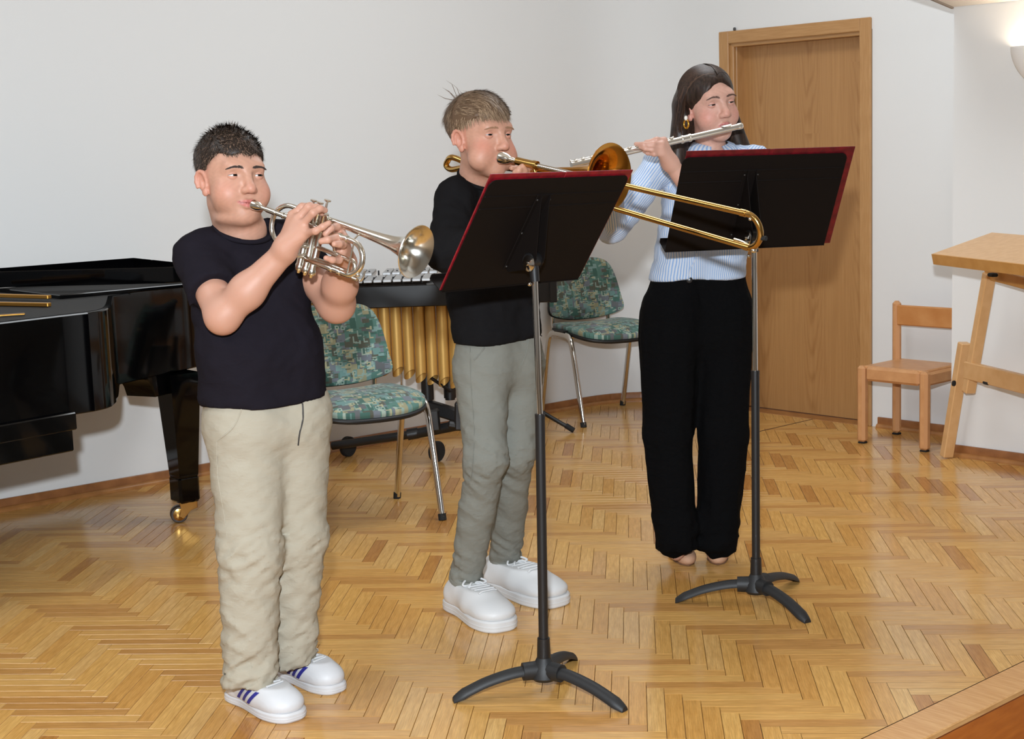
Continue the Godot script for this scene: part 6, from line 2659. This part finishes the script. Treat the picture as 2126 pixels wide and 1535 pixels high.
	seam(tr, s, use, [at(1014, 706, 4.5), at(1006, 722, 4.5), at(992, 740, 4.5), at(984, 748, 4.5)], 0.002, grey, "pocket_seam")
	seam(tr, s, use, [at(975, 705, 4.5), at(978, 800, 4.5), at(984, 900, 4.5), at(978, 1000, 4.5)], 0.0014, grey, "side_seam")
	seam(tr, s, use, [at(1098, 706, 4.5), at(1092, 735, 4.5), at(1082, 760, 4.5)], 0.002, grey, "fly")
	for k in 2:
		var l: Array = legs[k]
		var cu := Geo.new()
		var d: Vector3 = (l[3] - l[1]).normalized()
		cu.lathe([[0.050, -0.012], [0.0555, -0.010], [0.0555, 0.010], [0.052, 0.014]], frame(l[3], -d), 26)
		obj("cuff", cu, grey, tr, true)
	var so := {"upper": plain(rgb(212, 212, 212), 0.5), "sole_m": plain(rgb(210, 210, 210), 0.5), "lace": plain(rgb(216, 216, 216), 0.8), "laces": true, "w": 0.43, "sole": 0.036, "h": 0.11}
	shoe(t, "shoe", on(943, 1258), on(1050, 1314), so)
	shoe(t, "shoe", on(1012, 1214), on(1166, 1262), so)

# ---------------------------------------------------------------- girl with the flute
func build_girl_flute() -> void:
	var base := on(1458, 1160)
	base.y = 0.0
	var t := thing("person", "girl with long brown hair, striped blue shirt and wide black trousers, playing a flute", "person", base, "young musicians")
	var skin := lin(198, 152, 134)
	var yaw := deg_to_rad(10)
	var R := Vector3(-cos(yaw), 0, sin(yaw))
	var F := Vector3(sin(yaw), 0, cos(yaw))
	var hb := Basis(Vector3.UP, deg_to_rad(21)) * Basis(Vector3.BACK, deg_to_rad(6.5)) * Basis(Vector3.RIGHT, deg_to_rad(1))
	var hx := Transform3D(hb.scaled_local(Vector3.ONE * 1.10), at(1473, 217, 5.27))
	var neckb := at(1477, 322, 5.30)
	var ho := {"skin": skin, "blush": 0.65, "cheek": 0.98, "jaw": 0.95, "neck_r": 0.043, "neck_r2": 0.05, "red": lin(206, 120, 106), "lip": lin(184, 106, 104), "mouth_w": 0.0205,
		"lid_up": 6.0, "lid_low": 9.0, "lid_mid": -2.0, "lash_r": 0.0014, "gaze": Vector3(0.2, -0.18, 1), "brow": rgb(92, 66, 54), "iris": rgb(30, 20, 15), "brow_y": 0.020, "brow_arch": 0.006}
	var g := Geo.new()
	make_head(g, hx, ho, neckb)
	var cf := func(_p: Vector3, _n: Vector3): return skin
	# left hand on the near keys: fingers over the tube
	var shL := at(1572, 338, 5.30)
	var elL := at(1490, 470, 5.08)
	var wrL := at(1391, 338, 4.985)
	var s := Soft.new()
	s.cap(elL, elL.lerp(wrL, 0.5), 0.036, 0.033, 0.03)
	s.cap(elL.lerp(wrL, 0.5), wrL, 0.033, 0.024, 0.03)
	var kn := [at(1379, 291, 4.96), at(1374, 300, 4.94), at(1371, 310, 4.935), at(1373, 320, 4.94)]
	for k in kn:
		s.cap(wrL, k, 0.018, 0.0105, 0.02)
	finger(s, [kn[0], at(1363, 290, 4.945), at(1343, 296, 4.945), at(1329, 303, 4.955)], 0.0092)
	finger(s, [kn[1], at(1356, 299, 4.92), at(1336, 300, 4.92), at(1320, 299, 4.94)], 0.0092)
	finger(s, [kn[2], at(1354, 311, 4.915), at(1340, 309, 4.915), at(1330, 306, 4.93)], 0.0088)
	finger(s, [kn[3], at(1358, 320, 4.92), at(1345, 318, 4.93), at(1337, 314, 4.95)], 0.008)
	finger(s, [at(1390, 325, 5.0), at(1382, 312, 5.03), at(1368, 308, 5.03), at(1356, 309, 5.02)], 0.0105)
	s.mesh_all(g, 0.0034, cf)
	# right hand on the far keys, behind the trombone bell
	var shR := at(1372, 340, 5.30)
	var elR := at(1272, 474, 5.17)
	var wrR := at(1262, 372, 4.97)
	s = Soft.new()
	s.cap(elR, wrR, 0.034, 0.024, 0.03)
	var kr := [at(1272, 338, 4.92), at(1262, 341, 4.915), at(1252, 344, 4.91), at(1243, 348, 4.91)]
	for k in kr:
		s.cap(wrR, k, 0.018, 0.0105, 0.02)
	for k in 4:
		var fp := flute_a + flute_d * (flute_d.dot(kr[k] - flute_a))
		finger(s, [kr[k], kr[k] + Vector3(0, 0.022, 0.004), fp + Vector3(0, 0.022, 0.01), fp + Vector3(0, 0.018, -0.008)], 0.0088)
	finger(s, [at(1268, 362, 4.98), at(1272, 346, 4.97), at(1262, 336, 4.96)], 0.0105)
	s.mesh_all(g, 0.004, cf)
	var hip := at(1450, 620, 5.30)
	var chest := at(1466, 420, 5.32)
	s = Soft.new()
	s.cap(neckb + Vector3(0, 0.01, 0), chest, 0.042, 0.075, 0.05)
	s.cap(chest, hip, 0.075, 0.08, 0.05)
	s.cap(chest + R * 0.05, shR, 0.04, 0.034, 0.04)
	s.cap(chest - R * 0.05, shL, 0.04, 0.034, 0.04)
	s.cap(shL, elL, 0.034, 0.03, 0.03)
	s.cap(shR, elR, 0.034, 0.03, 0.03)
	var legs := [[at(1390, 650, 5.28), at(1386, 900, 5.26), at(1404, 1128, 5.26)], [at(1504, 650, 5.32), at(1502, 900, 5.30), at(1488, 1128, 5.29)]]
	for l in legs:
		s.cap(l[0], l[1], 0.06, 0.042, 0.04)
		s.cap(l[1], l[2], 0.042, 0.034, 0.03)
		s.cap(l[2], Vector3(l[2].x, 0.05, l[2].z), 0.034, 0.03, 0.03)
	s.mesh_all(g, 0.014, cf)
	obj("body", g, skin_mat(), t, true)
	make_eyes(t, hx, ho)
	long_hair(t, hx)
	# striped shirt
	s = Soft.new()
	var hem := at(1448, 578, 5.30)
	var cb := at(1458, 500, 5.31)
	for q in [-1.0, 1.0]:
		s.cap(chest + R * 0.065 * q, cb + R * 0.06 * q, 0.092, 0.09, 0.05)
		s.cap(cb + R * 0.06 * q, hem + R * 0.064 * q, 0.09, 0.106, 0.04)
	s.cap(at(1440, 326, 5.31), shR, 0.036, 0.05, 0.05)
	s.cap(at(1515, 322, 5.31), shL, 0.036, 0.05, 0.05)
	s.cap(chest, neckb + Vector3(0, -0.04, 0), 0.085, 0.05, 0.05)
	s.cap(shR, elR, 0.053, 0.052, 0.03)
	flat_cap(s, elR, elR.lerp(wrR, 0.75), 0.050, 0.042, 0.02)
	s.cap(shL, elL, 0.052, 0.05, 0.03)
	flat_cap(s, elL, elL.lerp(wrL, 0.42), 0.05, 0.046, 0.02)
	neckline(s, neckb + F * 0.01, (Vector3.UP + F * 0.6).normalized(), 0.075, hem.y)
	var nz := noise(1.0, 3, 71)
	s.push = func(p: Vector3): return (nz.get_noise_3d(p.x * 9.0 + p.y * 6.0, p.y * 10.0 - p.x * 6.0, p.z * 9.0) * 0.008 + nz.get_noise_3d(p.x * 30.0, p.y * 26.0 + p.x * 10.0, p.z * 26.0) * 0.003) * clampf((p.y - hem.y) / 0.05 + 0.1, 0.1, 1.0)
	var um := func(p: Vector3, _n: Vector3):
		for q in [[shR, elR], [elR, wrR], [shL, elL], [elL, wrL]]:
			var d: Vector3 = (q[1] - q[0])
			var h := clampf((p - q[0]).dot(d) / d.length_squared(), 0.0, 1.0)
			var w: Vector3 = p - q[0] - d * h
			if w.length() < 0.066:
				var e1 := d.normalized().cross(Vector3(0.2, 0.1, 1)).normalized()
				var e2 := d.normalized().cross(e1)
				return Vector2(atan2(w.dot(e1), w.dot(e2)) * 0.05, h * 0.3) / 0.0145
		var c: Vector3 = chest.lerp(hem, 0.5)
		return Vector2(atan2((p - c).dot(R), (p - c).dot(F)) * 0.15, p.y) / 0.0145
	g = Geo.new()
	s.mesh_all(g, 0.0075, null, um)
	var sm := cloth(Color.WHITE, 72)
	var im := Image.create(32, 8, false, Image.FORMAT_RGB8)
	im.fill(rgb(202, 208, 218))
	im.fill_rect(Rect2i(0, 0, 14, 8), rgb(142, 170, 210))
	sm.uv1_triplanar = false
	sm.heightmap_enabled = false
	sm.albedo_texture = ImageTexture.create_from_image(im)
	var sh := obj("shirt", g, sm, t, true)
	# collar: two leaves round the neck
	for q in [-1.0, 1.0]:
		g = Geo.new()
		var rows := []
		for i in 8:
			var a := deg_to_rad(lerpf(178, 18, i / 7.0))
			var top: Vector3 = neckb + R * (sin(a) * 0.060 * q) + F * (cos(a) * 0.062) + Vector3(0, 0.052 - 0.026 * pow(i / 7.0, 2.0), 0)
			var low: Vector3 = neckb + R * (sin(a) * 0.100 * q) + F * (cos(a) * 0.104) + Vector3(0, 0.022 - 0.046 * pow(i / 7.0, 3.0), 0)
			rows.append([top - (top - neckb) * 0.04, top + Vector3(0, 0.002, 0), top.lerp(low, 0.5) + Vector3(0, 0.009, 0), low, low - Vector3(0, 0.004, 0)])
		if q > 0:
			for r in rows: r.reverse()
		g.surf(rows)
		for i in g.uv.size(): g.uv[i] = Vector2(g.uv[i].y * 9.0, g.uv[i].x)
		obj("collar", g, sm, sh, true)
	seam(sh, s, PackedInt32Array(range(s.ty.size())), [at(1448, 520, 5.0), at(1440, 545, 5.0), at(1432, 560, 5.0), at(1430, 574, 5.0)], 0.0022, sm, "button_placket")
	g = Geo.new()
	for i in 24:
		var a := lerpf(-1.9, 1.9, i / 23.0)
		var p := neckb + R * (sin(a) * 0.058) + F * (cos(a) * 0.062 + 0.004) + Vector3(0, 0.026 - 0.03 * (cos(a) + 0.32), 0)
		g.ball(Transform3D(Basis(), p), Vector3.ONE * 0.0028, 8, 6)
	obj("necklace", g, plain(rgb(228, 222, 214), 0.3), t, true)
	# earring: pearl over a thick gold hoop
	var ear := hx * Vector3(-0.082, -0.034, -0.006)
	g = Geo.new()
	g.ball(Transform3D(Basis(), ear + Vector3(-0.002, 0.004, 0.012)), Vector3(0.006, 0.0085, 0.006), 14, 10)
	var er := obj("earring", g, plain(rgb(232, 226, 214), 0.18), t, true)
	g = Geo.new()
	var ring := []
	for i in 18:
		var a := TAU * i / 18
		ring.append(ear + Vector3(-0.001, -0.016, 0.010) + Vector3(cos(a) * 0.007, sin(a) * 0.014, cos(a) * 0.006))
	g.tube(PackedVector3Array(ring), 0.0036, 10, false, true)
	obj("hoop", g, plain(rgb(226, 170, 70), 0.15, 1.0), er, true)
	# wide trousers with a waistband
	s = Soft.new()
	var w0 := at(1450, 556, 5.30)
	for q in [-1.0, 1.0]:
		s.cap(w0 + R * 0.062 * q, at(1446, 690, 5.30) + R * 0.082 * q, 0.094, 0.105, 0.04)
	for k in 2:
		var l: Array = legs[k]
		s.cap(l[0], l[1], 0.102, 0.088, 0.04)
		flat_cap(s, l[1], l[2] + Vector3(0, -0.012, 0.004), 0.087, 0.068, 0.012)
		s.cap(l[2] + Vector3(0, 0.07, 0.0), l[2] + Vector3(0, 0.02, 0.012), 0.076, 0.066, 0.03)
	s.clip = func(p: Vector3): return maxf(p.y - w0.y, 0.022 - p.y)
	var nw := noise(1.0, 3, 77)
	s.push = func(p: Vector3):
		var bot := clampf((0.25 - p.y) / 0.2, 0.0, 1.0)
		return nw.get_noise_3d(p.x * 16.0, p.y * 2.5, p.z * 16.0) * 0.009 + nw.get_noise_3d(p.x * 12.0, p.y * 22.0, p.z * 12.0) * (0.001 + 0.010 * bot)
	g = Geo.new()
	s.mesh_all(g, 0.009)
	var bk := cloth(rgb(13, 13, 14), 73, 0.4)
	var tr := obj("trousers", g, bk, t, true)
	var use := PackedInt32Array(range(s.ty.size()))
	seam(tr, s, use, [at(1437, 590, 5.0), at(1438, 660, 5.0), at(1437, 740, 5.0)], 0.0016, bk, "fly")
	g = Geo.new()
	var bp := at(1431, 581, 5.0)
	var d := (bp - EYE).normalized()
	for it in 40: bp += d * s.value(bp, use) * 0.75
	g.lathe([[0.0, 0.006], [0.008, 0.006], [0.011, 0.004], [0.011, -0.004], [0.0, -0.004]], frame(bp, -d), 16)
	obj("button", g, plain(rgb(30, 30, 32), 0.3), tr, true)
	# pointed beige flats
	var flat_m := plain(rgb(196, 152, 122), 0.7)
	for q in [[on(1431, 1177), Vector3(-0.03, 0, -0.235)], [on(1491, 1175), Vector3(0.025, 0, -0.235)]]:
		var toe: Vector3 = q[0]
		var heel: Vector3 = toe + q[1]
		var z := (toe - heel).normalized()
		var x := Vector3.UP.cross(z)
		s = Soft.new()
		s.egg(heel.lerp(toe, 0.66) + Vector3(0, 0.026, 0), Vector3(0.040, 0.026, 0.075), 0.03, Basis(x, Vector3.UP, z))
		s.egg(heel.lerp(toe, 0.86) + Vector3(0, 0.019, 0), Vector3(0.024, 0.016, 0.034), 0.025, Basis(x, Vector3.UP, z))
		s.cap(heel + z * 0.03 + Vector3(0, 0.03, 0), heel.lerp(toe, 0.5) + Vector3(0, 0.03, 0), 0.028, 0.032, 0.03)
		s.clip = func(p: Vector3): return 0.004 - p.y
		g = Geo.new()
		s.mesh_all(g, 0.005)
		var so := obj("shoe", g, flat_m, t, true)
		g = Geo.new()
		g.prism(PackedVector2Array([Vector2(0, 0), Vector2(0.024, 0.02), Vector2(0.026, 0.1), Vector2(0.038, 0.16), Vector2(0.026, 0.21), Vector2(0.0, 0.238), Vector2(-0.026, 0.21), Vector2(-0.038, 0.16), Vector2(-0.026, 0.1), Vector2(-0.024, 0.02)]), Transform3D(Basis(x, z, x.cross(z)), heel + Vector3(0, 0.006, 0)), 0.005, 0.001)
		obj("sole", g, plain(rgb(120, 86, 62), 0.7), so, true)

func long_hair(parent: Node, xf: Transform3D) -> void:
	var c0 := lin(36, 26, 21)
	var c1 := lin(92, 68, 54)
	# volume: scalp with a centre parting, falling behind the ears to the shoulders
	var s := Soft.new()
	s.egg(Vector3(0, 0.036, -0.018), Vector3(0.0815, 0.087, 0.1005), 0.02)
	s.cap(Vector3(-0.074, 0.0, -0.035), Vector3(-0.112, -0.175, -0.045), 0.024, 0.034, 0.04)
	s.cap(Vector3(0.072, 0.0, -0.030), Vector3(0.120, -0.19, -0.03), 0.024, 0.032, 0.04)
	s.cap(Vector3(-0.05, 0.0, -0.07), Vector3(-0.07, -0.20, -0.085), 0.03, 0.03, 0.05)
	s.cap(Vector3(0.05, 0.0, -0.07), Vector3(0.07, -0.20, -0.085), 0.03, 0.03, 0.05)
	s.cap(Vector3(0.0, 0.0, -0.08), Vector3(0.0, -0.34, -0.105), 0.035, 0.04, 0.06)
	# the parting and the open face
	s.cap(Vector3(0.006, 0.122, 0.06), Vector3(0.006, 0.128, -0.06), 0.0045, 0.0035, 0.008, 1)
	s.cap(Vector3(0.006, 0.070, 0.092), Vector3(0.006, 0.122, 0.045), 0.011, 0.003, 0.012, 1)
	s.egg(Vector3(0.002, -0.030, 0.112), Vector3(0.0625, 0.104, 0.088), 0.012, Basis(), 1)
	for q in [-1.0, 1.0]:
		s.cap(Vector3(q * 0.096, -0.004, 0.0), Vector3(q * 0.092, -0.045, 0.008), 0.021, 0.022, 0.01, 1)
	s.egg(Vector3(0, -0.16, 0.055), Vector3(0.092, 0.125, 0.072), 0.012, Basis(), 1)
	var nz := noise(1.0, 3, 81)
	s.push = func(p: Vector3): return nz.get_noise_3d(p.x * 60.0, p.y * 6.0, p.z * 60.0) * 0.0012
	var g := Geo.new()
	var cf := func(p: Vector3, _n: Vector3): return c0.lerp(c1, clampf(0.12 + nz.get_noise_3d(p.x * 160.0, p.y * 5.0, p.z * 160.0) * 0.4, 0.0, 0.6))
	var bb := s.bounds(0.01)
	s.to_geo(g, bb.position, bb.end, 0.0036, cf, null, xf)
	var r := RandomNumberGenerator.new()
	r.seed = 13
	var C := Vector3(0, 0.036, -0.018)
	var RR := Vector3(0.0815, 0.087, 0.1005) + Vector3.ONE * 0.0010
	for i in 2600:
		var q := 1.0 if r.randf() < 0.45 else -1.0
		var z0 := r.randf_range(-0.08, 0.062)
		var pts := []
		# comb over the scalp from the parting, then hang
		var th_end := r.randf_range(1.25, 1.6)
		var back := r.randf_range(0.0, 0.035) + maxf(0.0, z0) * 0.9
		for k in 7:
			var th := lerpf(0.07, th_end, k / 6.0)
			var zz := z0 - back * pow(k / 6.0, 1.3)
			var w := sqrt(maxf(0.0, 1.0 - pow((zz - C.z) / RR.z, 2.0)))
			pts.append(C + Vector3(q * sin(th) * RR.x * w, cos(th) * RR.y * w, 0) + Vector3(0, 0, zz - C.z))
		var last: Vector3 = pts[6]
		if last.z > 0.012: continue
		var fall := r.randf_range(0.12, 0.20)
		for k in range(1, 5):
			var f := k / 4.0
			pts.append(last + Vector3(q * (0.024 * f + 0.008 * r.randf()), -fall * f, -0.006 * f - maxf(0.0, last.z + 0.03) * f * 0.6))
		var nn := Vector3(q * 0.8, 0.35, 0.5).normalized()
		var cl: Color = c0.lerp(c1, pow(r.randf(), 2.5))
		var base := g.v.size()
		ribbon(g, xf, pts, 0.0011, nn, cl)
		for k in 11:      # normals that follow the head
			var p: Vector3 = pts[mini(k, pts.size() - 1)]
			var n2: Vector3 = ((p - C) / (RR * RR)).normalized() if k < 7 else Vector3(q, 0, 0.25).normalized()
			for e in 2:
				if base + k * 2 + e < g.n.size():
					g.n[base + k * 2 + e] = (xf.basis * n2).normalized()
	# wisps at the temple and the loose lengths that show under her arm
	for i in 40:
		var x := -0.15 + r.randf_range(-0.016, 0.012)
		var z := -0.05 + r.randf_range(-0.012, 0.012)
		var y1 := -0.50 + r.randf_range(-0.05, 0.04)
		ribbon(g, xf, [Vector3(-0.10, -0.18, -0.07), Vector3(x + 0.012, -0.30, z), Vector3(x, -0.40, z), Vector3(x - 0.006, y1, z)], 0.0012, Vector3(-0.3, 0, 1).normalized(), c0.lerp(lin(150, 120, 96), r.randf()))
	var m := hair_mat()
	m.roughness = 0.45
	m.metallic_specular = 0.4
	obj("hair", g, m, parent, true)
